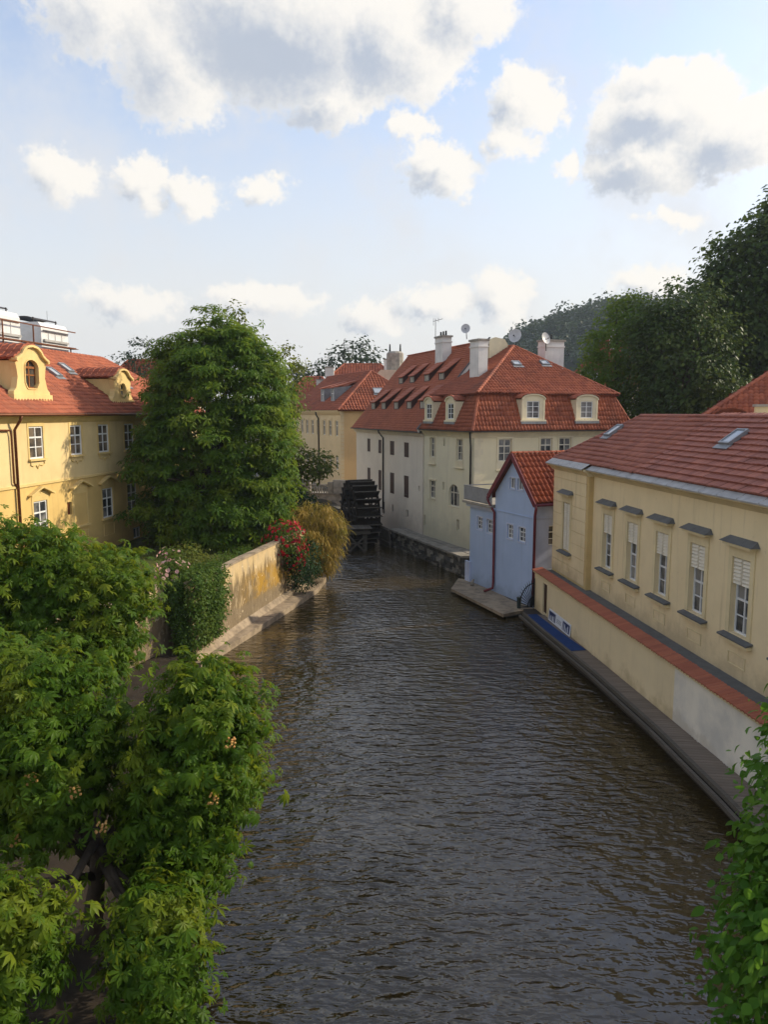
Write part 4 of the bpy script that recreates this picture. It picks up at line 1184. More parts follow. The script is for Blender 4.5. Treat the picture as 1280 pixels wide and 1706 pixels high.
# chimneys
def chimney(parent, x0, x1, y0, y1, z0, z1, mat='chimney_white', cap=True, pots=2):
    o = MB().box(x0, x1, y0, y1, z0, z1).build('chimney', mat, parent)
    if cap:
        MB().box(x0 - .06, x1 + .06, y0 - .06, y1 + .06, z1 - .5, z1 - .38).build('chimney_band', mat, o)
        MB().box(x0 - .1, x1 + .1, y0 - .1, y1 + .1, z1 + .002, z1 + .16).build('chimney_cap', 'concrete_grey', o)
    for k_ in range(pots):
        px_ = x0 + (x1 - x0) * (k_ + .5) / pots
        MB().tube([(px_, (y0 + y1) / 2, z1 + .1), (px_, (y0 + y1) / 2, z1 + .6)], [.11, .09], 8).build('chimney_pot', 'iron', o)
    return o
chimney(MA, 2.5, 3.9, 2.9, 3.75, 14.5, 17.75, pots=0)
chimney(MA, .4, 1.5, 11.0, 13.0, 13.5, 18.2, pots=1)
def dish(parent, x, y, z, r_, face):
    m = MB(); n_ = 14; rings = 4; i0 = 0
    for k_ in range(rings + 1):
        rr = r_ * k_ / rings; dz = .22 * r_ * (k_ / rings) ** 2
        for j in range(n_):
            a = 6.283 * j / n_; m.v.append((rr * math.cos(a), -dz, rr * math.sin(a) * 1.1))
    for k_ in range(rings):
        for j in range(n_): m.f.append((k_ * n_ + j, k_ * n_ + (j + 1) % n_, (k_ + 1) * n_ + (j + 1) % n_, (k_ + 1) * n_ + j))
    o = m.build('satellite_dish', 'dish_grey', parent, (x, y, z), smooth=True, rot=(R(-18), 0, face))
    MB().tube([(0, -.02, -.1), (0, -r_ * .8, -r_ * .25)], .02, 5).box(-.06, .06, -r_ * .85, -r_ * .7, -r_ * .3, -r_ * .15).build('feed_arm', 'iron', o)
    MB().tube([(x, y + .06, z), (x, y + .12, z - r_ * 2.2)], .035, 6).build('dish_mast', 'iron', parent)
    return o
dish(MA, 1.5, 7.9, 18.5, .56, R(40)); dish(MA, 1.6, 10.9, 18.4, .48, R(100))
un = Vector((4.15, 0, 6.15)).normalized(); ub = Vector((-6.15, 0, 4.15)).normalized()
for u0, v0 in ((4.4, 5.9), (4.2, 8.8)):
    zz = ZK - .06 + (UL - k2 - u0) * (ZR - ZK + .06) / (UL - k2 - ap[0])
    skylight(MA, Vector((u0, v0, zz)) + un * .1, (0, 1, 0), ub, un, .75, .62)

# ------------------------------------------------------------------ old mill
MI = thing('mill_house', 'tall pinkish white mill with brown shutters, steep red roof and two rows of eyebrow dormers', 'house', (-3, 83.6, 0), (.329, -.945))
LM = 19.2
up_w = [(3.85, 4.85), (7.4, 8.35), (10.85, 12.05), (14.65, 15.85)]
holes = [(a, c, 8.03, 9.37) for a, c in up_w] + [(a, c, 4.38, 6.37) for a, c in up_w] + [(11.3, 11.85, 2.64, 3.33), (15.2, 15.78, 2.64, 3.31), (18.2, 18.55, 5.3, 5.75), (8.55, 9.3, 2.1, 3.35)]
m = MB().wall(0, LM, 0, 10.3, holes, 0, .25)
m.poly([(0, 0, 0), (0, 12.2, 0), (0, 12.2, 10.3), (0, 6.1, 18.0), (0, 0, 10.3)]).poly([(LM, 0, 0), (LM, 12.2, 0), (LM, 12.2, 10.3), (LM, 6.1, 18.0), (LM, 0, 10.3)]).poly([(0, 12.2, 0), (LM, 12.2, 0), (LM, 12.2, 10.3), (0, 12.2, 10.3)])
m.build('wall', 'mill_wall', MI)
for a, c in up_w:
    for z0, z1 in ((8.03, 9.37), (4.38, 6.37)):
        o = MB().box(a + .02, (a + c) / 2 - .01, .02, .07, z0 + .02, z1 - .02).box((a + c) / 2 + .01, c - .02, .02, .07, z0 + .02, z1 - .02).build('shutter', 'shutter_brown', MI)
        MB().box(a + .15, c - .15, -.02, .018, z0 + .25, z0 + .31).build('shutter_bar', 'grey_wood', o)
for a, c, z0, z1 in holes[8:]: MB().box(a + .02, c - .02, .18, .22, z0 + .02, z1 - .02).build('opening_shade', 'dark_void', MI)  # plain near-black panels: the unlit inside of the openings put in as colour
MB().xprism([(-.02, 9.95), (-.2, 10.12), (-.3, 10.28), (.05, 10.28), (.05, 9.95)], -.1, LM - .02).build('cornice', 'mill_wall', MI)
ZM0, ZM1, VE = 10.4, 18.15, -.45
sl = (ZM1 - ZM0) / (6.1 - VE)
def zroof(v): return ZM0 + (v - VE) * sl
roof_face('roof_slope', [(-.35, VE, ZM0), (LM - .03, VE, ZM0), (LM - .03, 6.1, ZM1), (-.35, 6.1, ZM1)], MI, 'mill_tile', .20, .26, .012, .022, seed=31, stagger=True)
roof_face('roof_slope', [(LM, 12.65, ZM0), (-.35, 12.65, ZM0), (-.35, 6.1, ZM1), (LM, 6.1, ZM1)], MI, 'mill_tile', .6, .6, .012, .022, seed=32)
ridge(MI, (-.35, 6.1, ZM1 + .04), (LM, 6.1, ZM1 + .04), .13, .4, 'mill_tile')
MB().box(-.4, LM, VE - .1, VE - .01, ZM0 - .08, ZM0 + .02).build('gutter', 'pipe_dark', MI)
# gable parapet towards the mansard house
MB().xprism([(-.45, 10.3), (6.1, 18.0), (6.1, 18.4), (-.55, 10.55)], LM + .0, LM + .16).build('gable_parapet', 'chimney_white', MI)
MB().xprism([(6.0, 16.6), (8.4, 14.9), (8.4, 16.9), (7.5, 18.3), (6.6, 18.45), (6.0, 18.2)], LM - .3, LM + .2).build('gable_shoulder', 'mansard_trim', MI)
MB().bar((LM + .06, -.6, 10.62), (LM + .06, 6.1, 18.44), .3, .05).build('parapet_capping', 'pipe_dark', MI)
downpipe(MI, [(8.75, VE, ZM0 - .05), (8.75, VE, ZM0 - .25), (9.1, -.1, 9.6), (9.1, -.1, 2.6)], .075, 'pipe_dark')
def eyebrow(uc, vc, wd=1.35, h_=.78, dep=1.75):
    z0 = zroof(vc); zb = zroof(vc + dep) + .05; zt_ = z0 + h_
    d = MB()
    d.wall(uc - wd / 2, uc + wd / 2, z0 - .05, zt_, [(uc - .42, uc + .42, z0 + .12, zt_ - .1)], vc, .12)
    for s_ in (-1, 1):
        x = uc + s_ * wd / 2; d.poly([(x, vc, z0 - .05), (x, vc, zt_), (uc + s_ * (wd / 2 + .0), vc + dep, zb)])
    o = d.build('dormer', 'shutter_brown', MI)
    r_ = MB(); f = .12
    a0 = Vector((uc - wd / 2 - f, vc - .12, zt_ - .02)); a1 = Vector((uc + wd / 2 + f, vc - .12, zt_ - .02)); b1 = Vector((uc + wd / 2 + .15, vc + dep, zb)); b0 = Vector((uc - wd / 2 - .15, vc + dep, zb))
    up_ = Vector((0, -.03, .045)); nseg = 5
    for s_ in range(nseg):
        p0 = a0.lerp(b0, s_ / nseg); p1 = a1.lerp(b1, s_ / nseg); q1 = a1.lerp(b1, (s_ + 1) / nseg); q0 = a0.lerp(b0, (s_ + 1) / nseg); st = Vector((0, 0, .035))
        r_.poly([p0 + up_ + st, p1 + up_ + st, q1 + up_, q0 + up_]); r_.poly([p0 + up_, p1 + up_, p1 + up_ + st, p0 + up_ + st])
    r_.poly([a0, a1, a1 + up_, a0 + up_]); r_.poly([a1, b1, b1 + up_, a1 + up_]); r_.poly([a0, b0, b0 + up_, a0 + up_]); r_.poly([a0, b0, b1, a1])
    r_.build('dormer_roof', 'mill_tile', o)
    fm = MB().box(uc - .42, uc - .34, vc - .01, vc + .08, z0 + .12, zt_ - .1).box(uc + .34, uc + .42, vc - .01, vc + .08, z0 + .12, zt_ - .1).box(uc - .04, uc + .04, vc - .01, vc + .08, z0 + .12, zt_ - .1)
    fm.build('window_frame', 'cream_paint', o)
    MB().box(uc - .34, uc + .34, vc + .06, vc + .07, z0 + .13, zt_ - .09).build('pane', 'glass', o)
for uc in (2.4, 5.7, 9.4, 12.9, 16.2): eyebrow(uc, 1.15)
for uc in (4.8, 7.95, 11.8, 15.3): eyebrow(uc, 3.35, 1.35, .7, 1.6)
ch = chimney(MI, 10.6, 12.4, 4.7, 5.6, 15.6, 19.05, pots=3)
MB().tube([(9.9, 5, 18.5), (9.9, 5, 21)], .03, 5).tube([(9.3, 5, 20.8), (11.6, 5, 20.8)], .025, 5).tube([(9.4, 5, 20.4), (9.4, 5, 21.1)], .02, 4).tube([(10.6, 5, 20.6), (10.6, 5, 21.0)], .02, 4).build('antenna', 'iron', MI)
dish(MI, 14.6, 6.0, 19.6, .42, R(60))

# ------------------------------------------------------------------ stone quay under the two houses
QL = [(.6, 69.2), (.96, 67.9), (5.75, 55.5), (5.9, 53.2)]
QW = thing('quay_wall', 'dark rough stone quay wall with slab top below the cream corner house', 'wall', (QL[1][0], QL[1][1], 0), (4.79, -12.4))
QLEN = 13.3
MB().box(-1.2, QLEN, .25, 1.9, -1, 1.42).build('core', 'mortar', QW)
sm_ = []
for k_ in range(7):
    s_ = MB().box(0, 1, -.06, .3, 0, 1); rr = random.Random(k_)
    s_.mapv(lambda v_: v_ + Vector((rr.uniform(-.09, .09), rr.uniform(-.07, .07), rr.uniform(-.12, .12))))
    sm_.append((s_.mesh('stone', 'rubble'), s_.mesh('stone', 'slab_stone')))
for i in range(5):
    xx = -1.2 + random.uniform(0, .2)
    while xx < QLEN - .1:
        wd = random.uniform(.3, .75)
        o = put('stone', random.choice(sm_)[0 if random.random() < .72 else 1], QW, (xx, .12 + random.uniform(-.05, .05), -.15 + i * .31))
        o.scale = (wd - .03, 1, .29 + random.uniform(-.02, .03)); xx += wd
xx = -1.2
while xx < QLEN:
    wd = random.uniform(1.0, 1.7); wd = min(wd, QLEN - xx)
    s_ = MB().box(xx + .012, xx + wd - .012, -.12, .85, 1.43, 1.58); s_.mapv(lambda v_: v_ + Vector((0, random.uniform(-.02, .02), random.uniform(-.012, .012)))); s_.build('cap_slab', 'slab_stone', QW)
    s_ = MB().box(xx + .2, xx + wd + .17, .87, 2.3, 1.42, 1.60); s_.build('cap_slab', 'slab_stone', QW)
    xx += wd

# ------------------------------------------------------------------ yellow house on the left
YH = thing('yellow_house', 'ochre two storey house with curly dormers and red tiled roof behind the big chestnut', 'house', (-19.59, 38, 2.2), (.153, .988))
Z0 = 2.2
yw = [(-6.6, -5.3), (-1.8, -.5), (3.42, 4.72), (7.42, 8.68), (10.6, 11.9), (14.0, 15.3), (17.6, 18.9), (21, 22.3)]
yl = [(-6.6, -5.3), (-1.8, -.5), (3.47, 4.75), (10.75, 12.1), (14.05, 15.4), (17.7, 19), (21, 22.3)]
U0, U1, VD = -11., 27., 11.2
up_h = [(a, c, 9.52 - Z0, 11.27 - Z0) for a, c in yw]
lo_h = [(a, c, 5.3 - Z0, 7.2 - Z0) for a, c in yl] + [(6.75, 7.22, 6.05 - Z0, 6.8 - Z0), (14.7, 15.7, 3.35 - Z0, 4.1 - Z0)]
MB().wall(U0, U1, 0, 8.15 - Z0, lo_h, 0, .2).build('lower_wall', 'yellow_lower', YH)
m = MB().wall(U0, U1, 8.15 - Z0, 11.95 - Z0, up_h, -.0, .2)
m.poly([(U1, 0, 0), (U1, VD, 0), (U1, VD, 9.75), (U1, 0, 9.75)]).poly([(U0, VD, 0), (U1, VD, 0), (U1, VD, 9.75), (U0, VD, 9.75)]).poly([(U0, 0, 0), (U0, VD, 0), (U0, VD, 9.75), (U0, 0, 9.75)])
m.build('upper_wall', 'yellow_upper', YH)
MB().box(U0, U1, -.08, -.003, 8.08 - Z0, 8.2 - Z0).build('string_course', 'yellow_trim', YH)
MB().xprism([(-.02, 11.45 - Z0), (-.12, 11.55 - Z0), (-.3, 11.78 - Z0), (-.4, 11.9 - Z0), (.05, 11.9 - Z0), (.05, 11.45 - Z0)], U0, U1).build('cornice', 'yellow_trim', YH)
def volute(parent, x0, x1, z, mat='yellow_trim'):
    cx = (x0 + x1) / 2
    MB().tube([(x0 + .05, -.03, z), (x0 + .02, -.03, z - .2), (x0 + .2, -.03, z - .28), (cx - .15, -.03, z - .22), (cx, -.03, z - .42), (cx + .15, -.03, z - .22), (x1 - .2, -.03, z - .28), (x1 - .02, -.03, z - .2), (x1 - .05, -.03, z)], .03, 6).build('stucco_scroll', mat, parent)
for (a, c, z0, z1) in up_h:
    window(YH, a, c, z0, z1, .07, 2, (.36, .66), 'white_paint', 'glass_warm', .07, (.16, .22, .1), 'yellow_trim')
    surround(YH, a, c, z0, z1, .14, .025, 'yellow_trim', top=.22); volute(YH, a, c, z0 - .12)
for (a, c, z0, z1) in lo_h[:7]:
    window(YH, a, c, z0, z1, .07, 2, (.36, .66), 'white_paint', 'glass', .07, (.16, .2, .1), 'yellow_trim')
    surround(YH, a, c, z0, z1, .14, .025, 'yellow_trim', top=.5)
def pediment(a, c, z):
    cx = (a + c) / 2
    m = MB()
    for s_ in (-1, 1):
        m.bar((cx + s_ * (c - a + .9) / 2, -.14, z), (cx + s_ * .35, -.14, z + .3), .28, .1)
        m.bar((cx + s_ * .35, -.14, z + .3), (cx, -.14, z + .42), .28, .1)
    m.build('pediment', 'yellow_trim', YH)
    MB().tube([(cx - .08, -.02, z - .05), (cx + .06, -.02, z + .06), (cx - .02, -.02, z + .16)], .025, 5).build('stucco_ornament', 'yellow_trim', YH)
for a, c in [*yl, (7.47, 8.85)]: pediment(a, c, 7.55 - Z0)
surround(YH, 7.47, 8.85, 5.3 - Z0, 7.2 - Z0, .14, .025, 'yellow_trim', name='blind_window_surround', top=.5)
MB().box(7.3, 9.0, -.18, -.002, 5.18 - Z0, 5.28 - Z0).build('sill', 'yellow_trim', YH)
MB().box(6.77, 7.2, .12, .16, 6.07 - Z0, 6.78 - Z0).build('vent_grille', 'copper_brown', YH)
window(YH, 14.7, 15.7, 3.35 - Z0, 4.1 - Z0, .07, 2, (), 'white_paint', 'glass', .06)
# sunk panels under the ground floor windows
for a, c in [(7.5, 8.9), *yl]:
    z0, z1 = 4.15 - Z0, 4.95 - Z0
    MB().box(a, c, -.03, -.003, z0, z0 + .05).box(a, c, -.03, -.003, z1 - .05, z1).box(a, a + .05, -.03, -.003, z0 + .05, z1 - .05).box(c - .05, c, -.03, -.003, z0 + .05, z1 - .05).build('panel_moulding', 'yellow_trim', YH)
ZE_, ZR_ = 11.92 - Z0, 16.15 - Z0; RV = 5.6
roof_face('roof_slope', [(U0, -.5, ZE_), (U1 + .5, -.5, ZE_), (21.8, RV, ZR_), (U0, RV, ZR_)], YH, 'pantile', .27, .40, .105, .025, seed=41)
roof_face('roof_slope', [(U1 + .5, -.5, ZE_), (U1 + .5, VD + .5, ZE_), (21.8, RV, ZR_)], YH, 'pantile', .27, .40, .105, .025, seed=42)
roof_face('roof_slope', [(U1 + .5, VD + .5, ZE_), (U0, VD + .5, ZE_), (U0, RV, ZR_), (21.8, RV, ZR_)], YH, 'pantile', .6, .6, .07, .05, seed=43)
ridge(YH, (U0, RV, ZR_ + .04), (21.8, RV, ZR_ + .04), .13, .4, 'pantile'); ridge(YH, (U1 + .5, -.5, ZE_ + .05), (21.8, RV, ZR_ + .05), .13, .4, 'pantile')
MB().tube([(U0, -.6, ZE_ - .02), (U1 + .5, -.6, ZE_ - .02)], .08, 8).build('gutter', 'copper_brown', YH, smooth=True)
downpipe(YH, [(2.05, -.58, ZE_ - .05), (2.05, -.5, ZE_ - .3), (2.05, -.14, ZE_ - .8), (2.08, -.14, 0)], .075, 'copper_brown')
downpipe(YH, [(U0 + 8.5, -.12, 9.0), (1.7, -.12, 8.9), (1.78, -.12, 8.6), (1.78, -.12, 6.2), (2.0, -.12, 6.0)], .05, 'copper_brown', 'overflow_pipe')
# curly baroque dormers
def curl_dormer(uc, wd, h_, dep, vf, zb, win, oval):
    hw = wd / 2
    side = [(1.18, 0), (1.14, .22), (.98, .30), (.86, .55), (.90, .72), (.96, .86), (.90, .90)]   # scrolled flank, share of half width / height
    topc = [(.98, .94), (.80, .99), (.62, 1.06), (.5, 1.16), (.3, 1.24), (0, 1.27)]
    half = [(x * hw, z * h_) for x, z in side + topc]
    outl = [(-x, z) for x, z in half] + [(x, z) for x, z in half[::-1][1:]]
    outl = [(x, z) for x, z in outl]
    n_ = len(outl)
    # front with a real opening: ring between outline and window outline
    ww, wz0, wz1 = win
    if oval: wn = [(ww / 2 * math.cos(t_), (wz0 + wz1) / 2 + (wz1 - wz0) / 2 * math.sin(t_)) for t_ in np.linspace(-math.pi / 2, -2.5 * math.pi, 28)[:-1]]
    else:
        wn = [(0, wz0), (-ww * .34, wz0), (-ww / 2, wz0 + .3), (-ww / 2, wz1 - .45)] + [(-ww / 2 * math.cos(t_), wz1 - .45 + .45 * math.sin(t_)) for t_ in np.linspace(.3, math.pi - .3, 9)] + [(ww / 2, wz1 - .45), (ww / 2, wz0 + .3), (ww * .34, wz0)]
    pts = sorted(outl, key=lambda p: 0)
    # resample both outlines by angle round the window's middle
    cz_ = (wz0 + wz1) / 2
    def at_angle(poly, a):
        d = (math.cos(a), math.sin(a)); best = 0
        for i in range(len(poly)):
            (x0, z0), (x1, z1) = poly[i], poly[(i + 1) % len(poly)]
            z0 -= cz_; z1 -= cz_
            den = d[0] * (z1 - z0) - d[1] * (x1 - x0)
            if abs(den) < 1e-9: continue
            t_ = (x0 * (z1 - z0) - z0 * (x1 - x0)) / den; s_ = (x0 * d[1] - z0 * d[0]) / den
            if t_ > 0 and -1e-6 <= s_ <= 1 + 1e-6: best = max(best, t_)
        return (best * d[0], best * d[1] + cz_)
    N_ = 72; ang = [2 * math.pi * k / N_ for k in range(N_)]
    ang = sorted(set(ang + [math.atan2(z - cz_, x) % (2 * math.pi) for x, z in outl]))
    A_ = [at_angle(outl, a) for a in ang]; B_ = [at_angle(wn, a) for a in ang]
    m = MB()
    for i in range(len(ang)):
        j = (i + 1) % len(ang)
        m.poly([(A_[i][0], 0, A_[i][1]), (A_[j][0], 0, A_[j][1]), (B_[j][0], 0, B_[j][1]), (B_[i][0], 0, B_[i][1])])
        m.poly([(A_[i][0], 0, A_[i][1]), (A_[j][0], 0, A_[j][1]), (A_[j][0], .35, A_[j][1]), (A_[i][0], .35, A_[i][1])])
        m.poly([(B_[i][0], 0, B_[i][1]), (B_[j][0], 0, B_[j][1]), (B_[j][0], .3, B_[j][1]), (B_[i][0], .3, B_[i][1])])
        if i % 1 == 0: m.bar((B_[i][0] * 1.06, -.02, cz_ + (B_[i][1] - cz_) * 1.05), (B_[j][0] * 1.06, -.02, cz_ + (B_[j][1] - cz_) * 1.05), .05, .06)
    # cheeks
    for s_ in (-1, 1): m.poly([(s_ * hw * .86, .3, 0), (s_ * hw * .86, dep, 0), (s_ * hw * .86, dep, h_ * .92), (s_ * hw * .86, .3, h_ * .92)])
    T = lambda p: Vector((uc + p.x, vf + p.y, zb + p.z))
    m.mapv(T); d = m.build('dormer', 'dormer_cream', YH)
    # crowning moulding
    cm = MB(); cr = [(x, z) for x, z in outl if z > h_ * .87]
    for p, q in zip(cr[:-1], cr[1:]): cm.bar((p[0] * 1.05, -.02, p[1] + .02), (q[0] * 1.05, -.02, q[1] + .02), .34, .12)
    cm.mapv(T); cm.build('dormer_moulding', 'dormer_cream', d)
    MB().box(uc - hw * 1.22, uc + hw * 1.22, vf - .08, vf + .3, zb - .06, zb + h_ * .16).build('dormer_base', 'dormer_cream', d)
    # tiled barrel behind
    rm = MB(); cr2 = [(x * 1.12, z + .12) for x, z in cr]; ns = max(3, int((dep + .1) / .4))
    for k in range(ns):
        y0 = -.05 + (dep + .1) * k / ns; y1 = -.05 + (dep + .1) * (k + 1) / ns + .05
        for p, q in zip(cr2[:-1], cr2[1:]):
            i = len(rm.v); mx, mz = (p[0] + q[0]) / 2, (p[1] + q[1]) / 2
            rm.v += [(p[0], y0, p[1] + .03), (mx, y0, mz + .11), (q[0], y0, q[1] + .03), (p[0], y1, p[1] - .03), (mx, y1, mz + .04), (q[0], y1, q[1] - .03), (p[0], y0, p[1] - .05), (mx, y0, mz - .01), (q[0], y0, q[1] - .05)]
            rm.f += [(i, i + 1, i + 4, i + 3), (i + 1, i + 2, i + 5, i + 4), (i + 6, i + 7, i + 1, i), (i + 7, i + 8, i + 2, i + 1)]
    rm.mapv(T); rm.build('dormer_tiles', 'pantile_old', d)
    # window
    fm = MB().box(-.04, .04, .16, .22, wz0 + .03, wz1 - .03).box(-ww / 2 + .02, ww / 2 - .02, .16, .22, wz0 + (wz1 - wz0) * .45, wz0 + (wz1 - wz0) * .45 + .07).box(-ww / 2, -ww / 2 + .06, .16, .22, wz0 + .1, wz1 - .3).box(ww / 2 - .06, ww / 2, .16, .22, wz0 + .1, wz1 - .3).box(-ww * .36, ww * .36, .16, .22, wz0, wz0 + .07)
    if not oval: fm.box(-ww / 2 + .02, ww / 2 - .02, .14, .21, wz0 + (wz1 - wz0) * .7, wz0 + (wz1 - wz0) * .78)
    fm.mapv(T); fm.build('window_frame', 'brown_paint' if not oval else 'dormer_cream', d)
    gp = MB().box(-ww / 2, ww / 2, .2, .21, wz0, wz1); gp.mapv(T); gp.build('pane', 'glass_warm' if not oval else 'glass', d)
curl_dormer(4.85, 2.9, 2.35, 3.2, .55, 12.62 - Z0, (1.2, .72, 2.25), False)
curl_dormer(15.1, 2.5, 1.85, 2.9, .55, 12.55 - Z0, (.85, .55, 1.45), True)
yn = Vector((0, -4.23, 6.1)).normalized(); yb = Vector((0, 6.1, 4.23)).normalized()
for u0, v0 in ((10.6, 2.7), (13.0, 3.3), (18.6, 2.2)):
    skylight(YH, Vector((u0, v0, ZE_ + (v0 + .5) * 4.23 / 6.1)) + yn * .1, (1, 0, 0), yb, yn, .7, .95)
# sheet metal chimneys, walkway and rail on the ridge
for u0, u1, zt in ((8.4, 12.4, 18.4), (14.7, 18.0, 18.15)):
    z0, z1 = 15.6 - Z0, zt - Z0
    prof = [(6.1, z0), (8.8, z0), (8.8, z1 - .3), (8.55, z1), (6.3, z1), (6.1, z1 - .3)]
    o = MB().xprism(prof, u0, u1).build('chimney', 'silver', YH)
    MB().box(u0 + .2, u1 - .1, 5.95, 6.097, z0 + 1.25, z0 + 1.4).box(u0 + .2, u1 - .1, 6.0, 6.097, z1 - .62, z1 - .52).build('metal_band', 'metal_flash', o)
    for k in range(1, 4): MB().box(u0 + (u1 - u0) * k / 4 - .015, u0 + (u1 - u0) * k / 4 + .015, 6.06, 6.098, z0 + 1.42, z1 - .64).build('seam', 'silver', o)
    cp = MB(); n_ = 8
    arc = [(7.45 + .62 * math.cos(t_), z1 + .26 + .16 * math.sin(t_)) for t_ in np.linspace(0, math.pi, n_)]
    cp.xprism(arc + [(p[0], p[1] - .04) for p in arc[::-1]], u0 + .1, u1 - .1)
    for k in (u0 + .3, u1 - .3):
        cp.box(k - .03, k + .03, 6.8, 6.86, z1, z1 + .36).box(k - .03, k + .03, 8.0, 8.06, z1, z1 + .36)
    cp.build('rain_hood', 'pipe_dark', o)
    MB().tube([(u1 - .4, 7.4, z1 + .3), (u1 - .4, 7.4, z1 + 1.1)], .012, 4).build('lightning_rod', 'iron', o)
rl = MB()
for z in (16.62, 17.75): rl.bar((0, 5.7, z - Z0), (18.3, 5.7, z - Z0), .07)
for x in (1, 4, 7, 10, 13.2): rl.bar((x, 5.7, 16.1 - Z0), (x, 5.7, 17.75 - Z0), .07)
rl.bar((17.6, 5.7, 16.1 - Z0), (17.6, 5.7, 16.62 - Z0), .07)
rl.build('roof_railing', 'copper_brown', YH)
MB().box(0, 18.3, 5.5, 5.95, 16.54 - Z0, 16.58 - Z0).build('roof_walkway', 'copper_brown', YH)

# ------------------------------------------------------------------ beige house upstream
BE = thing('beige_house', 'beige grooved facade house with hipped red roof upstream of the water wheel', 'house', (-5.3, 95, 2.2), (.36, -.933))
# local x towards us: facade from -24 to 0
bw = [-1.6 - 2.76 * k for k in range(8)]
b_h = [(x - .62, x + .62, 9.1 - 2.2, 11.05 - 2.2) for x in bw] + [(x - .62, x + .62, 4.9 - 2.2, 6.6 - 2.2) for x in bw]
m = MB().wall(-25, -.0, 0, 12.3 - 2.2, b_h, 0, .2).poly([(-25, 0, 0), (-25, 12, 0), (-25, 12, 10.1), (-25, 0, 10.1)])
m.build('wall', 'beige_wall', BE)
m = MB().poly([(0, 0, 0), (0, 12, 0), (0, 12, 10.1), (0, 0, 10.1)]); m.build('end_wall', 'beige_side', BE)
for k in range(14):      # grooved courses near the corner pier and along the storey
    z = .9 + k * .48
    if 2.6 < z + .4 and z < 4.5 or z > 6.6: continue
    MB().box(-25, -.02, -.03, -.002, z + .02, z + .46).build('plaster_course', 'beige_wall', BE)
for k in range(19): MB().box(-.85, .02, -.04, .4, .9 + k * .48 + .02, .9 + k * .48 + .46).build('corner_block', 'beige_wall', BE)
for (a, c, z0, z1) in b_h:
    window(BE, a, c, z0, z1, .1, 2, (.66,), 'cream_paint', 'glass', .1); surround(BE, a, c, z0, z1, .14, .05, 'beige_wall', top=.3)
MB().xprism([(-.02, 9.5), (-.15, 9.6), (-.45, 9.95), (-.5, 10.1), (.1, 10.1), (.1, 9.5)], -25, .3).build('cornice', 'beige_wall', BE)
roof_face('roof_slope', [(-25, -.5, 10.1), (.5, -.5, 10.1), (-5.2, 5.9, 15.2), (-25, 5.9, 15.2)], BE, 'pantile_old', .3, .4, .07, .05, seed=51)
roof_face('roof_slope', [(.5, -.5, 10.1), (.5, 12.4, 10.1), (-5.2, 5.9, 15.2)], BE, 'pantile', .40, .46, .14, .025, seed=52)
roof_face('roof_slope', [(.5, 12.4, 10.1), (-25, 12.4, 10.1), (-25, 5.9, 15.2), (-5.2, 5.9, 15.2)], BE, 'pantile', .6, .6, .07, .05, seed=53)
ridge(BE, (.5, -.5, 10.15), (-5.2, 5.9, 15.25), .16, .5); ridge(BE, (.5, 12.4, 10.15), (-5.2, 5.9, 15.25), .16, .5); ridge(BE, (-25, 5.9, 15.25), (-5.2, 5.9, 15.25), .16, .5)
en = Vector((5.1, 0, 5.7)).normalized(); eb = Vector((-5.7, 0, 5.1)).normalized()
skylight(BE, Vector((-1.7, 5.0, 12.1)) + en * .12, (0, 1, 0), eb, en, 1.3, 1.0)
for uc in (-6.2, -10.8):
    o = MB().wall(uc - .75, uc + .75, 11.2, 13.0, [(uc - .45, uc + .45, 11.5, 12.8)], .9, .1).poly([(uc + .75, .9, 11.2), (uc + .75, 4, 13.4), (uc + .75, .9, 13.0)]).build('dormer', 'zinc', BE)
    MB().xprism([(.6, 12.95), (.6, 13.1), (4.3, 14.1), (4.3, 13.9)], uc - 1, uc + 1).build('dormer_roof', 'pantile', o)
    MB().box(uc - .45, uc + .45, .96, .98, 11.5, 12.8).build('pane', 'glass', o)
    MB().box(uc - .04, uc + .04, .92, .96, 11.5, 12.8).box(uc - .45, uc + .45, .92, .955, 12.25, 12.33).build('window_frame', 'white_paint', o)
downpipe(BE, [(-9.6, -.45, 9.95), (-9.6, -.4, 9.6), (-9.4, -.12, 9.0), (-9.4, -.12, 0)], .1, 'pipe_dark')
downpipe(BE, [(-23.6, -.12, 9.6), (-23.6, -.12, 0)], .09, 'pipe_dark')

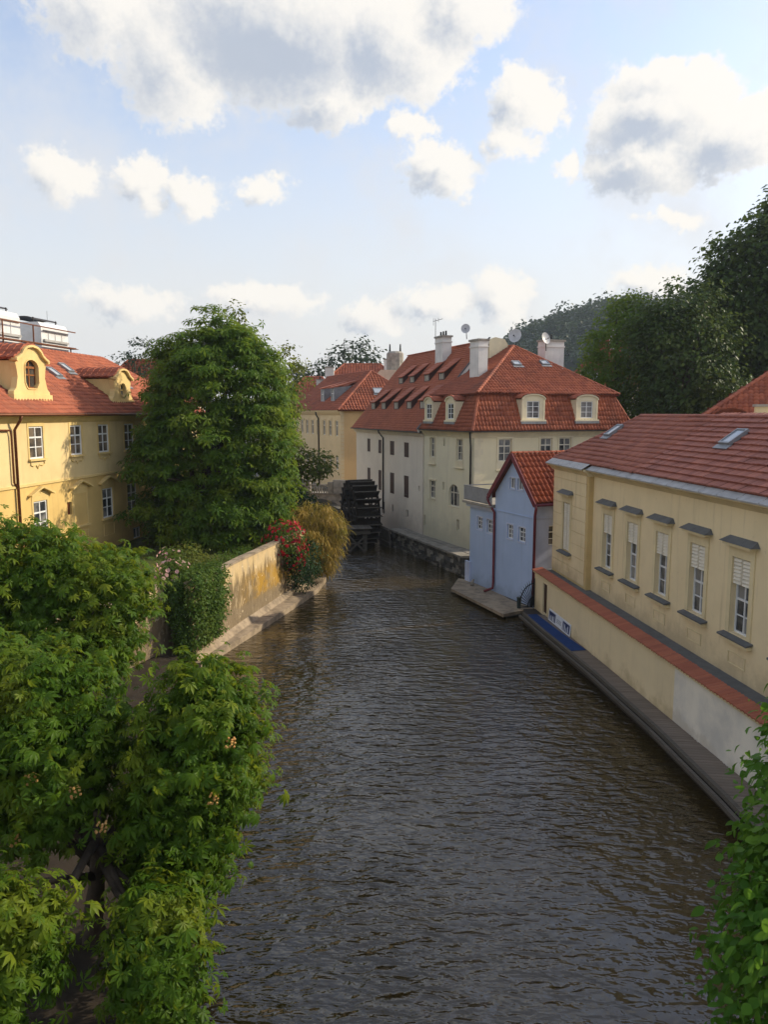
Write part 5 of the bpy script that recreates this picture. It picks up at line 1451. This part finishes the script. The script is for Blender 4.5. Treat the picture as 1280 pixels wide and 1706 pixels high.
# ------------------------------------------------------------------ houses farther off
def far_house(name, label, o, u, L, D, zb, ze, zr, hip=3., wall='far_plaster', tile='pantile', chim=(), group=None, winrow=None, tw=.45):
    H_ = thing(name, label, 'house', (o[0], o[1], zb), u, group)
    holes = []
    if winrow:
        a, wd, h_, n_, z_ = winrow
        holes = [(a + k * (L - 2 * a) / max(1, n_ - 1) - wd / 2, a + k * (L - 2 * a) / max(1, n_ - 1) + wd / 2, z_ - zb, z_ - zb + h_) for k in range(n_)]
    m = MB().wall(0, L, 0, ze - zb, holes, 0, .2)
    m.poly([(0, 0, 0), (0, D, 0), (0, D, ze - zb), (0, 0, ze - zb)]).poly([(L, 0, 0), (L, D, 0), (L, D, ze - zb), (L, 0, ze - zb)]).poly([(0, D, 0), (L, D, 0), (L, D, ze - zb), (0, D, ze - zb)])
    m.build('wall', wall, H_)
    for (a, c, z0, z1) in holes: window(H_, a, c, z0, z1, .1, 2, (.6,), 'cream_paint', 'glass', .1)
    e = .4; a, r_ = ze - zb, zr - zb
    roof_face('roof_slope', [(-e, -e, a), (L + e, -e, a), (L - hip, D / 2, r_), (hip, D / 2, r_)], H_, tile, tw, tw, .12, .03, seed=len(label))
    roof_face('roof_slope', [(L + e, -e, a), (L + e, D + e, a), (L - hip, D / 2, r_)], H_, tile, tw, tw, .12, .03, seed=len(label) + 1)
    roof_face('roof_slope', [(-e, D + e, a), (-e, -e, a), (hip, D / 2, r_)], H_, tile, tw, tw, .12, .03, seed=len(label) + 2)
    roof_face('roof_slope', [(L + e, D + e, a), (-e, D + e, a), (hip, D / 2, r_), (L - hip, D / 2, r_)], H_, tile, .8, .8, .1, .05, seed=len(label) + 3)
    ridge(H_, (hip, D / 2, r_ + .05), (L - hip, D / 2, r_ + .05), .18, .5, tile); ridge(H_, (L + e, -e, a + .05), (L - hip, D / 2, r_ + .05), .18, .5, tile); ridge(H_, (-e, -e, a + .05), (hip, D / 2, r_ + .05), .18, .5, tile)
    for c_ in chim: chimney(H_, *[v_ - (zb if i >= 4 else 0) for i, v_ in enumerate(c_)], pots=1)
    return H_
fh = far_house('red_roof_house', 'house with broad red roof and chimneys showing above the beige house', (-10.5, 124), (1, .02), 14, 12, 2.4, 15.8, 20.0, 4, chim=((1.0, 2.4, 2, 3.4, 15, 19.2), (10.6, 11.6, 3.5, 4.6, 16, 20.6)))
MB().tube([(4, 6, 17.6), (4, 6, 21.6)], .05, 5).tube([(3.9, 6, 21.5), (5.4, 6, 21.4)], .04, 5).build('antenna', 'iron', fh)
far_house('red_roof_house', 'low red roofed house half hidden behind the chestnut and the beige house', (-15.8, 128), (1, .05), 8, 9, 2.4, 14.0, 18.0, 2.5, chim=((4.6, 5.8, 1.2, 2.2, 13, 17.4),))
gb = thing('pediment_house', 'house end with cream pediment and round stone chimney beside the mill ridge', 'house', (-1.9, 117, 2.4), (1, 0))
MB().box(0, 5.0, 0, 8, 0, 14.4).prism([(-.2, 14.4), (5.2, 14.4), (3.6, 16.0), (1.4, 16.0)], .0, 8).build('wall', 'far_plaster', gb)
MB().box(-.3, 5.3, -.3, -.005, 14.2, 14.45).build('cornice', 'mansard_trim', gb)
MB().tube([(3.6, 3, 15), (3.6, 3, 18.6), (3.6, 3, 18.9)], [1.3, 1.3, 1.0], 12).build('chimney', 'concrete_grey', gb)
for x in (2.8, 4.4): MB().tube([(x, 3, 18.7), (x, 3, 20)], [.16, .1], 6).build('chimney_pot', 'iron', gb)
far_house('red_roof_house', 'steep red roof with a white gabled dormer rising before the wooded hill', (25, 108), (.9, -.4), 12, 10, 2.4, 15.5, 22.4, 5, chim=((5.4, 6.4, 3.6, 4.4, 19, 23.4),))
dm = thing('white_lucarne_house', 'small white walled house end with an arched window below the steep red roof', 'house', (25.2, 100, 2.4), (1, -.1))
m = MB().wall(0, 2.2, 0, 14.6, [(.75, 1.45, 12.9, 14.1)], 0, .2).poly([(0, 0, 14.6), (2.2, 0, 14.6), (1.1, 0, 15.7)]); m.box(0, 2.2, .3, 4, 0, 14.5)
m.build('wall', 'white_paint', dm); window(dm, .75, 1.45, 12.9, 14.1, .1, 2, (), 'cream_paint', 'glass', .1)
MB().bar((-.2, 1.5, 14.5), (1.1, 1.5, 15.85), 3.4, .12).bar((1.1, 1.5, 15.85), (2.4, 1.5, 14.5), 3.4, .12).build('roof', 'pantile', dm)
rh = far_house('red_roof_house', 'red hipped roof with an arched dormer rising behind the long cream house', (19.2, 53), (.93, -.36), 22, 14, .4, 9.6, 16.4, 9, tw=.34)
# arched dormer low on its canal-side slope
dormer(rh, lambda p: Vector((4.2 + p.x, .7 + p.y, 10.9 + p.z)), 1.9, .35, 3.0, (.8, .05, .3), 'roof_under', 'pantile', .6)
chimney(rh, 5.6, 6.9, .2, .9, 9.4, 12.0, 'cream_trim', True, 0)
far_house('red_roof_house', 'red roof corner and white verge between the ochre house and the chestnut', (-34, 88), (1, .1), 12, 10, 2.4, 13.0, 18.2, 4)

# ------------------------------------------------------------------ water wheel and trestle
WH = thing('water_wheel', 'large dark wooden mill water wheel turning against the mill', 'water wheel', (-3.25, 71, 0), (.945, .33))
# axle along local x, wheel width 2.2, radius 3.05
RWH, AZ, WW = 3.0, 2.75, 2.15
MB().tube([(-.7, 0, AZ), (WW + .6, 0, AZ)], .28, 12).build('axle', 'wet_wood', WH)
nS = 24
for x in (.0, WW):
    rim = MB()
    for k in range(nS * 2):
        a0, a1 = math.pi * k / nS, math.pi * (k + 1) / nS
        for r0, r1 in ((2.25, 2.62),):
            P_ = [(r0, a0), (r1, a0), (r1, a1), (r0, a1)]
            for xx in (x - .06, x + .06): rim.poly([(xx, r * math.cos(a), AZ + r * math.sin(a)) for r, a in P_])
            rim.poly([(x - .06, r1 * math.cos(a0), AZ + r1 * math.sin(a0)), (x + .06, r1 * math.cos(a0), AZ + r1 * math.sin(a0)), (x + .06, r1 * math.cos(a1), AZ + r1 * math.sin(a1)), (x - .06, r1 * math.cos(a1), AZ + r1 * math.sin(a1))])
            rim.poly([(x - .06, r0 * math.cos(a0), AZ + r0 * math.sin(a0)), (x + .06, r0 * math.cos(a0), AZ + r0 * math.sin(a0)), (x + .06, r0 * math.cos(a1), AZ + r0 * math.sin(a1)), (x - .06, r0 * math.cos(a1), AZ + r0 * math.sin(a1))])
    rim.build('rim', 'wet_wood', WH)
    for k in range(8):
        a = 2 * math.pi * k / 8 + .2
        MB().bar((x, .2 * math.cos(a), AZ + .2 * math.sin(a)), (x, 2.3 * math.cos(a), AZ + 2.3 * math.sin(a)), .12, .16).build('spoke', 'wet_wood', WH)
pad = MB().box(-.12, WW + .12, 2.2, 3.08, -.03, .03).mesh('paddle', 'wet_wood')
pad2 = MB().box(-.12, WW + .12, 3.02, 3.1, -.035, .05).mesh('paddle_edge', 'grey_wood')
for k in range(nS):
    a = 2 * math.pi * k / nS
    o = put('paddle', pad, WH, (0, 0, AZ), rot=(a, 0, 0)); put('paddle_edge', pad2, o)
    MB().box(-.05, WW + .05, 2.3, 2.34, -.36, -.05).build('sole_board', 'wet_wood', o)
TR = thing('timber_trestle', 'grey timber trestle with crossed braces standing in the water before the wheel', 'trestle', (-3.15, 66.3, -.6), (.99, .12))
for x in (0, 1.55):
    for y in (0, 1.6): MB().box(x - .11, x + .11, y - .11, y + .11, 0, 2.55).build('post', 'grey_wood', TR)
for y in (-.25, 1.5): MB().box(-.35, 1.95, y, y + .2, 2.1, 2.4).build('beam', 'grey_wood', TR)
MB().bar((0, -.14, 2.0), (1.55, -.14, .5), .06, .16).build('brace', 'grey_wood', TR); MB().bar((0, -.2, .5), (1.55, -.2, 2.0), .06, .16).build('brace', 'grey_wood', TR)
MB().box(-.1, 1.7, -.17, -.09, 1.2, 1.32).build('rail', 'grey_wood', TR)
for k in range(9): MB().box(-.5 + .29 * k, -.5 + .29 * k + .27, -.5, 1.9, 2.56 + random.uniform(0, .02), 2.62).build('deck_board', 'grey_wood', TR)
for k in range(5): MB().tube([(-.4 + .3 * k, 1.9 + .1 * k, 2.5), (-.6 + .3 * k, 2.6, 3.2 + .25 * k)], .09, 6).build('prop', 'wet_wood', TR)
# sluice timbers between wheel and quay
SG = thing('sluice_gate', 'weathered plank sluice between the water wheel and the stone quay', 'sluice', (-.4, 70.4, 0), (.33, -.945))
for k in range(9): MB().box(.3 * k, .3 * k + .28, 0, .12, -1, 1.7 - .03 * (k % 3)).build('plank', 'grey_wood', SG)
MB().box(-.2, 2.9, -.12, -.01, 1.35, 1.6).box(-.2, 2.9, -.1, -.01, .3, .5).build('waling', 'grey_wood', SG)
# dark mill race banks behind the wheel
# ------------------------------------------------------------------ bridge upstream
BR = thing('stone_bridge', 'grey plastered footbridge with balustrade crossing upstream behind the wheel', 'bridge', (-13.5, 90.5, 0), (1, -.25))
m = MB(); n_ = 12
arc = [(6.0 - 3.2 * math.cos(t_), .2 + 1.9 * math.sin(t_)) for t_ in np.linspace(0, math.pi, n_)]
m.prism([(-6, -.5), (2.8, -.5), *arc, (9.2, -.5), (11.5, -.5), (11.5, 2.6), (-6, 2.6)], 0, 3.2)
m.build('arch_wall', 'concrete_grey', BR)
MB().box(-6, 11.5, -.1, .3, 2.602, 2.76).build('coping', 'slab_stone', BR); MB().box(-6, 7.2, -.02, .22, 3.62, 3.76).build('handrail', 'slab_stone', BR)
bal = MB().tube([(0, 0, 0), (0, 0, .2), (0, 0, .5), (0, 0, .86)], [.06, .1, .06, .07], 6).mesh('baluster', 'slab_stone')
for k in range(44): put('baluster', bal, BR, (-5.9 + .3 * k, .1, 2.76))
for x in (-2, 1.6, 4.4, 7.21): MB().box(x, x + .6, -.08, .4, 2.761, 4.05).build('pillar', 'slab_stone', BR)
MB().box(7.83, 11.4, 0, .4, 2.762, 4.3).build('parapet', 'concrete_grey', BR)

# ------------------------------------------------------------------ vegetation
PAL7, PAL5, OV, SI, ST = palmate(7), palmate(5), ovate(), simple(), strand()
CH = [palmate(7, 1., .35, .165), palmate(7, 1., .9, .19, 105), palmate(5, .9, .2, .21, 95), palmate(6, 1.05, .6, .15, 130)]
# big chestnut by the ochre house
tree('chestnut_tree', 'huge dense round chestnut tree standing in the garden beside the ochre house', 'tree', (-13.6, 49.6, 3.2),
     [(-11.2, 53.2, 10.4, 4.6, 5.2, 7.2), (-13.9, 50.6, 8.0, 2.6, 2.8, 3.8), (-9.0, 51.2, 8.8, 2.6, 3.0, 4.6), (-11.6, 51.4, 13.6, 3.5, 3.2, 3.7), (-10.0, 49.6, 5.0, 2.6, 2.2, 2.2), (-12.6, 49.6, 5.0, 2.2, 2.0, 2.0), (-9.5, 52.0, 13.2, 3.0, 3.0, 3.6), (-13.4, 51.4, 10.8, 2.2, 2.6, 2.6), (-7.7, 50.6, 6.4, 1.4, 1.6, 1.5), (-8.2, 51.2, 10.6, 1.5, 1.6, 1.7), (-12.9, 51.2, 16.0, 1.6, 1.6, 1.3), (-10.0, 51.4, 16.4, 1.7, 1.6, 1.2), (-14.6, 50.4, 6.2, 1.4, 1.5, 1.4)],
     'leaf_chestnut_dark', PAL5, .46, 1700, 26, .42, 101, .5, limbs=12, up=.8, droop=.75, zmin=3.4, inner=.34, rough=.13, flat=.36)
# trees behind it
tree('maple_tree', 'thin airy treetop sticking up above the big chestnut', 'tree', (-15.5, 76, 3.3), [(-15.2, 76, 18.4, 1.5, 1.5, 1.6), (-16.8, 76, 19.0, 1.1, 1.1, 1.3), (-13.6, 76, 19.4, 1.0, 1.0, 1.2), (-14.6, 76, 21.2, .9, .9, 1.2), (-17.2, 76, 16, 1.6, 1.6, 2)], 'leaf_lime', SI, .36, 130, 16, .38, 102, .22, limbs=8, inner=.1, up=.4)
tree('linden_tree', 'light green slender tree with a pointed top behind the right flank of the chestnut', 'tree', (-9.4, 72.5, 3.3), [(-8.8, 72, 15.6, 1.35, 1.4, 2.6), (-10.6, 71, 14.0, 1.8, 1.8, 2.6), (-10.4, 71, 12.0, 2.2, 2, 2.4), (-8.6, 71, 13.2, .9, 1.2, 1.5)], 'leaf_lime', SI, .34, 260, 16, .4, 103, .28, limbs=7)
tree('linden_tree', 'yellowish low spreading tree reaching over the canal near the bridge balustrade', 'tree', (-8.4, 66.5, 3.3), [(-6.7, 65, 7.7, 1.6, 1.6, 1.2), (-5.5, 65.2, 7.7, 1.0, 1.2, .95), (-7.8, 64, 6.0, 1.5, 1.6, 1.7), (-9.4, 65, 10.6, 1.5, 1.6, 1.8), (-8.4, 64.6, 8.8, 1.4, 1.5, 1.5)], 'leaf_lime', SI, .32, 300, 16, .36, 104, .22, limbs=7)
tree('shrub', 'dark green shrub filling the gap under the lindens by the footbridge', 'shrub', (-7.4, 61, 3.3), [(-7.3, 61, 4.6, 1.5, 1.5, 1.5), (-6.2, 62.5, 4.0, 1.3, 1.3, 1.4)], 'leaf_ivy_dark', SI, .3, 120, 14, .3, 105, .1, limbs=3)
tree('background_tree', 'dark bluish tree crown rising behind the far red roofs', 'tree', (-8, 150, 2.4), [(-8.4, 150, 21, 3.2, 3, 3.6), (-5.2, 150, 22, 3.2, 3, 3.6), (-2.2, 150, 20.4, 2.6, 3, 3)], 'leaf_blue', SI, .75, 180, 12, .8, 106, .4, limbs=5)
tree('background_tree', 'smaller dark tree left of the far red roofs', 'tree', (-15.4, 145, 2.4), [(-15.4, 145, 17.5, 2.4, 2.4, 3.4), (-13.2, 146, 18.2, 1.8, 2, 2.6)], 'leaf_blue', SI, .7, 110, 12, .7, 107, .35, limbs=5)
tree('background_tree', 'bare looking purplish tree top behind the ochre house ridge', 'tree', (-29, 92, 2.4), [(-28.6, 92, 18.2, 2.2, 2, 2.4), (-30.2, 92, 17.2, 1.8, 2, 2)], 'leaf_blue', SI, .4, 90, 12, .5, 108, .3, limbs=8, inner=.1)
# the dark group behind the cream house
tree('plane_tree', 'tallest dark tree at the edge of the park behind the cream house', 'tree', (40, 81, .4), [(40.0, 81.3, 21.5, 6.3, 6.3, 11.2), (47.0, 81.3, 18.4, 6.3, 6.3, 12.7), (35.1, 81.3, 20.4, 3.7, 3.8, 6.3), (41.4, 80.0, 28.8, 4.1, 3.8, 4.6), (36.1, 80.0, 25.5, 2.8, 2.5, 3.6), (34.3, 81.3, 14.5, 3.8, 3.8, 5.1)], 'leaf_dark', SI, .55, 5200, 15, .6, 109, .8, limbs=12, zmin=4, rough=.2)
tree('plane_tree', 'dark broad tree between the tallest tree and the lighter maple', 'tree', (26.6, 71, .4), [(26.4, 71, 16.4, 3.6, 4, 5.6), (28.6, 70, 13, 4, 4, 6), (25.0, 71, 19.2, 2.4, 2.4, 2.6), (28.0, 72, 20.4, 2.6, 2.6, 3.0)], 'leaf_dark', SI, .40, 1700, 15, .5, 110, .5, limbs=9, zmin=4, rough=.22)
tree('maple_tree', 'olive green maple beside the right end of the mansard roof', 'tree', (23.4, 78, .4), [(23.2, 78, 17.6, 3.0, 3, 4.2), (21.4, 77, 14, 2.4, 3, 3.6), (25, 78, 14.5, 3, 3, 5), (24.6, 79, 21.4, 2.0, 2, 2.3)], 'leaf_chestnut_dark', SI, .38, 1200, 15, .45, 111, .4, limbs=9, zmin=4)
# far wooded hill
def hill_h(x, y):
    r_ = np.clip((x - 20) / 190., 0, .66)
    f_ = np.exp(-((y - 560) / 190.) ** 2)
    return 2.4 + (22 + 78 * r_ ** .8 * np.where(x > 20, 1, 0)) * f_ * (1 / (1 + np.exp(-(x - 48) / 14.)))
gx, gy = np.meshgrid(np.linspace(0, 700, 60), np.linspace(250, 950, 50))
gz = hill_h(gx, gy)
V = np.stack([gx, gy, gz], 2).reshape(-1, 3)
idx = np.arange(60 * 50).reshape(50, 60)
F = np.stack([idx[:-1, :-1], idx[:-1, 1:], idx[1:, 1:], idx[1:, :-1]], 2).reshape(-1, 4)
put('hill', fast_mesh('hill', V, F, 'leaf_forest'), kind='structure')
rng = np.random.default_rng(5)
n_ = 2600
hx = rng.uniform(20, 420, n_); hy = rng.uniform(400, 610, n_); hz_ = hill_h(hx, hy)
hr = rng.uniform(3.0, 5.5, n_) + (rng.random(n_) < .15) * rng.uniform(1, 3.5, n_)
per = 26
d = rng.normal(size=(n_, per, 3)); d /= np.linalg.norm(d, axis=2, keepdims=True); d[..., 2] = np.abs(d[..., 2]) * 1.3
c0 = np.stack([hx, hy, hz_ + hr * .8], 1)
lp = (c0[:, None] + d * hr[:, None, None] * rng.uniform(.7, 1.05, (n_, per, 1))).reshape(-1, 3); lo = (d / np.linalg.norm(d, axis=2, keepdims=True)).reshape(-1, 3)
fo = leaves('hillside_forest', None, 'leaf_forest', SI, lp, lo, 3.0, rng, .4, .4)
tag(fo, 'dense dark bluish wood covering the far hillside', 'forest')

# foreground chestnuts over the near left bank
tree('chestnut_tree', 'bright green chestnut crown at the garden wall, below the ochre house', 'tree', (-11.2, 24.5, .8),
     [(-10.6, 25, 6.1, 2.7, 2.3, 1.8), (-9.0, 24.2, 6.0, 1.3, 1.5, 1.4), (-12.6, 24.4, 6.6, 2.2, 2.2, 1.8), (-8.7, 24.0, 4.8, .8, 1.0, .8), (-10.4, 23.6, 4.6, 2.2, 1.8, 1.4)],
     'leaf_chestnut', CH, .25, 850, 15, .31, 112, .2, limbs=8, singles=160, up=.7, droop=.6, zmin=1.6)
tree('chestnut_tree', 'large leafy chestnut hanging over the water on the near bank', 'tree', (-6.2, 15.2, .8),
     [(-7.0, 15.2, 5.0, 1.5, 1.5, 1.9), (-8.5, 15.8, 5.2, 1.5, 1.5, 1.8), (-3.85, 15.4, 4.9, 1.15, 1.3, 1.7), (-4.3, 15.0, 3.3, .95, 1.1, 1.4), (-4.0, 12.6, 2.3, .65, .8, 1.4), (-6.3, 11.6, 3.4, .7, .75, 1.1)],
     'leaf_chestnut', CH, .205, 1250, 17, .25, 113, .22, limbs=20, singles=300, up=.7, droop=.6, zmin=.9)
# withered flower heads on the near chestnut
NC = [o for o in bpy.data.objects if o.name.startswith('chestnut_tree')][-1]
fh_ = MB(); rr = random.Random(3)
for k in range(14):
    p = Vector((rr.gauss(0, .05), rr.gauss(0, .05), rr.uniform(-.1, .12))); fh_.box(p.x - .018, p.x + .018, p.y - .018, p.y + .018, p.z - .018, p.z + .018)
fme_ = fh_.mesh('flower_head', 'petal_cream')
for (x, y, z) in ((-6.6, 13.6, 5.2), (-5.75, 13.5, 5.0), (-7.4, 13.7, 5.6), (-3.3, 14.0, 4.6), (-4.7, 14.1, 3.0), (-5.3, 13.5, 4.3), (-8.2, 14.2, 5.9), (-3.0, 14.3, 5.6), (-6.2, 10.85, 3.0), (-7.0, 13.6, 4.0)):
    put('flower_head', fme_, NC, (x + 6.2, y - 15.2, z - .8), rot=(rr.uniform(-.5, .5), rr.uniform(-.5, .5), 0))
# ------------------------------------------------------------------ garden plants on the wall
def plant(name, label, cat, base, lobes, mat, tmpl, size, n, per, clump, seed, flower=None, group=None, stem=True, zmin=None, **kw):
    t = thing(name, label, cat, base, group=group); rng = np.random.default_rng(seed)
    L = [(l[0] - base[0], l[1] - base[1], l[2] - base[2], *l[3:]) for l in lobes]
    if stem:
        for k in range(3):
            l = L[k % len(L)]; MB().tube([(.1 * k - .1, 0, -.1), (l[0] * .4, l[1] * .4, l[2] * .5), (l[0], l[1], l[2])], [.05, .04, .015], 6).build('stem', 'bark', t)
    lp, lo = lobe_points(L, n, rng, clump, per, **{k: v for k, v in kw.items() if k in ('inner', 'rough', 'flat', 'shell')})
    leaves('foliage', t, mat, tmpl, lp, lo, size, rng, kw.get('up', .5), kw.get('droop', .5), zmin=None if zmin is None else zmin - base[2])
    if flower:
        fmat, fn, fs, part = flower
        fv = [(0, 0, 0)] + [(fs * .5 * math.cos(a), fs * .5 * math.sin(a), fs * (.18 if k % 2 else .3)) for k, a in enumerate(np.linspace(0, 2 * math.pi, 9)[:-1])]
        fme = fast_mesh('blossom', np.array(fv), np.array([(0, k, k % 8 + 1) for k in range(1, 9)]), fmat)
        lp, lo = lobe_points(L[:part], fn, rng, clump * .5, 1, inner=0, shell=(1.0, 1.12))
        for p, q in zip(lp[:280], lo[:280]):
            o = put('blossom', fme, t, tuple(p)); o.rotation_euler = Vector(tuple(q)).to_track_quat('Z', 'Y').to_euler()
            s_ = rng.uniform(.7, 1.3); o.scale = (s_, s_, s_)
    return t
plant('rose_bush', 'rose bush covered in red blooms spilling over the end of the flaking wall', 'rose bush', (-6.6, 48.6, 3.3), [(-6.3, 48.0, 4.15, 1.15, 1.0, .95), (-5.75, 47.9, 3.2, .75, .7, .9), (-7.3, 48.6, 4.4, .9, .8, .7)], 'leaf_ivy', SI, .16, 210, 14, .2, 201, ('petal_red', 330, .2, 2))
plant('ivy', 'dark ivy curtain hanging under the red roses', 'ivy', (-5.9, 48.9, 3.3), [(-5.75, 48.2, 2.5, .75, .6, 1.3), (-5.2, 49.0, 1.7, .7, .6, 1.2), (-4.9, 50.0, 2.3, .7, .7, 1.5)], 'leaf_ivy_dark', SI, .15, 260, 14, .18, 202, stem=True, zmin=.35)
TA = plant('tamarisk_shrub', 'golden brown weeping shrub hanging over the wall end towards the water wheel', 'shrub', (-5.3, 53.6, 3.4), [(-5.0, 53.2, 4.5, 1.7, 1.4, 1.1), (-3.9, 53.2, 3.7, 1.15, 1.1, 1.2), (-6.4, 52.4, 4.5, 1.2, 1.1, 1.0), (-4.3, 52.7, 2.3, 1.1, 1.0, 1.5), (-5.2, 51.8, 3.2, 1.0, 1.0, 1.3)], 'leaf_gold', ST, .6, 620, 16, .22, 203, up=.15, droop=1.2, zmin=.4)
rv = random.Random(4)
lob = []
for yy in (35.35, 35.9, 36.5, 37.1, 37.7, 38.3):           # a thick mat down the wall face, ragged at the foot
    xf = -8.72 + (yy - 36.68) * .19
    zlow = {35.35: 1.3, 35.9: 1.0, 36.5: .9, 37.1: 1.2, 37.7: 1.5, 38.3: 2.2}[yy]
    zz = 3.9
    while zz > zlow:
        lob.append((xf + .05 + rv.uniform(-.05, .12), yy + rv.uniform(-.1, .1), zz, .36, .48, .5)); zz -= .62
for yy in (36.2, 37.2, 38.2): lob.append((-9.2 + (yy - 36.7) * .19, yy, 4.15, .7, .65, .38))
plant('ivy', 'thick green ivy mat draped over the wall top and down its face', 'ivy', (-9.1, 37.5, 4.0), lob, 'leaf_ivy', SI, .15, 1300, 14, .13, 204, stem=True, zmin=.7, rough=.08)
lob = [(-9.95 + rv.uniform(-.06, .1) + .1 * k, 35.5 - .06 * k, 3.8 - .5 * k, .36 - .012 * k, .4, .46) for k in range(7)]
plant('ivy', 'narrow ivy streamer trailing from the pink roses down to the ledge', 'ivy', (-10.1, 35.9, 4.0), lob, 'leaf_ivy', SI, .13, 650, 14, .12, 205, stem=True, zmin=.33, rough=.08)
plant('rose_bush', 'rose bush with pale pink blooms on the wall top above the ivy', 'rose bush', (-10.3, 36.2, 3.9), [(-10.1, 36.0, 4.5, .7, .7, .55), (-10.4, 36.6, 5.0, .5, .5, .5)], 'leaf_ivy', SI, .14, 90, 12, .16, 206, ('petal_pink', 70, .17, 2))
plant('garden_shrub', 'small yellow green flowering shrub at the wall top beside the chestnut trunk', 'shrub', (-11, 41, 3.3), [(-10.8, 40.6, 4.3, .8, .8, .8), (-10.2, 41.6, 4.0, .7, .7, .6)], 'leaf_lime', SI, .16, 120, 12, .2, 207)
plant('garden_shrub', 'low green hedge bush along the top of the flaking wall', 'shrub', (-8.8, 43, 3.3), [(-9.0, 42, 3.7, .8, 1.3, .45), (-8.4, 44.5, 3.6, .7, 1.3, .45)], 'leaf_ivy', SI, .14, 130, 12, .2, 208)
plant('russet_shrub', 'reddish brown leaved shrub in front of the ochre house by the drainpipe', 'shrub', (-17, 33.4, 3.3), [(-16.6, 33, 6.4, 1.2, 1, .9), (-15.2, 33.2, 6.0, 1.0, .9, .8), (-17, 33, 5, 1.2, 1, 1.2)], 'leaf_russet', SI, .17, 130, 12, .26, 209)
# bush overhanging from the near right bank
tree('walnut_tree', 'glossy green leafy tree leaning over the water from the near right bank', 'tree', (10.9, 11.5, .4),
     [(6.75, 11.0, 6.0, 1.15, 1.2, 1.25), (7.3, 11.4, 7.0, .95, 1.0, .8), (5.45, 9.4, 4.5, .85, 1.0, 1.3), (6.2, 10.2, 5.0, 1.0, 1.0, 1.2), (8.2, 11.6, 4.6, 1.6, 1.5, 1.8)],
     'leaf_bush', [OV, ovate(.85, .34, .05, .1), ovate(1.1, .22, .1, .5)], .17, 1300, 14, .2, 114, .14, limbs=8, singles=300, up=.6, droop=.6, zmin=.6)
# tufts of grass in the garden and at the wall foot
rng = np.random.default_rng(9)
n_ = 9000
gxv = rng.uniform(-16, -6.8, n_); gyv = rng.uniform(36.5, 60, n_)
wallx = np.interp(gyv, [p[1] for p in WALL], [p[0] for p in WALL])
k = gxv < wallx - .5
lp = np.stack([gxv[k], gyv[k], np.full(k.sum(), 3.3)], 1); lo = rng.normal(size=lp.shape) * .4
gr = leaves('garden_grass', None, 'leaf_lime', ST, lp, lo, .22, rng, .1, -1.4)
tag(gr, 'short green grass of the garden behind the flaking wall', 'grass')

# ------------------------------------------------------------------ the air: summer haze that greys the far hill
hm = bpy.data.materials.new('haze_air'); hm.use_nodes = True; hm.node_tree.nodes.clear()
ht = NT(hm.node_tree)
vp = ht.n('ShaderNodeVolumePrincipled'); vp.inputs['Color'].default_value = (.72, .84, 1, 1); vp.inputs['Density'].default_value = .00019; vp.inputs['Anisotropy'].default_value = .2
ho = ht.n('ShaderNodeOutputMaterial'); ht.link(vp.outputs[0], ho.inputs['Volume'])
MATS['haze_air'] = hm
MB().box(-1600, 1600, -60, 1600, -2.3, 135).build('haze', 'haze_air', None, kind='stuff')
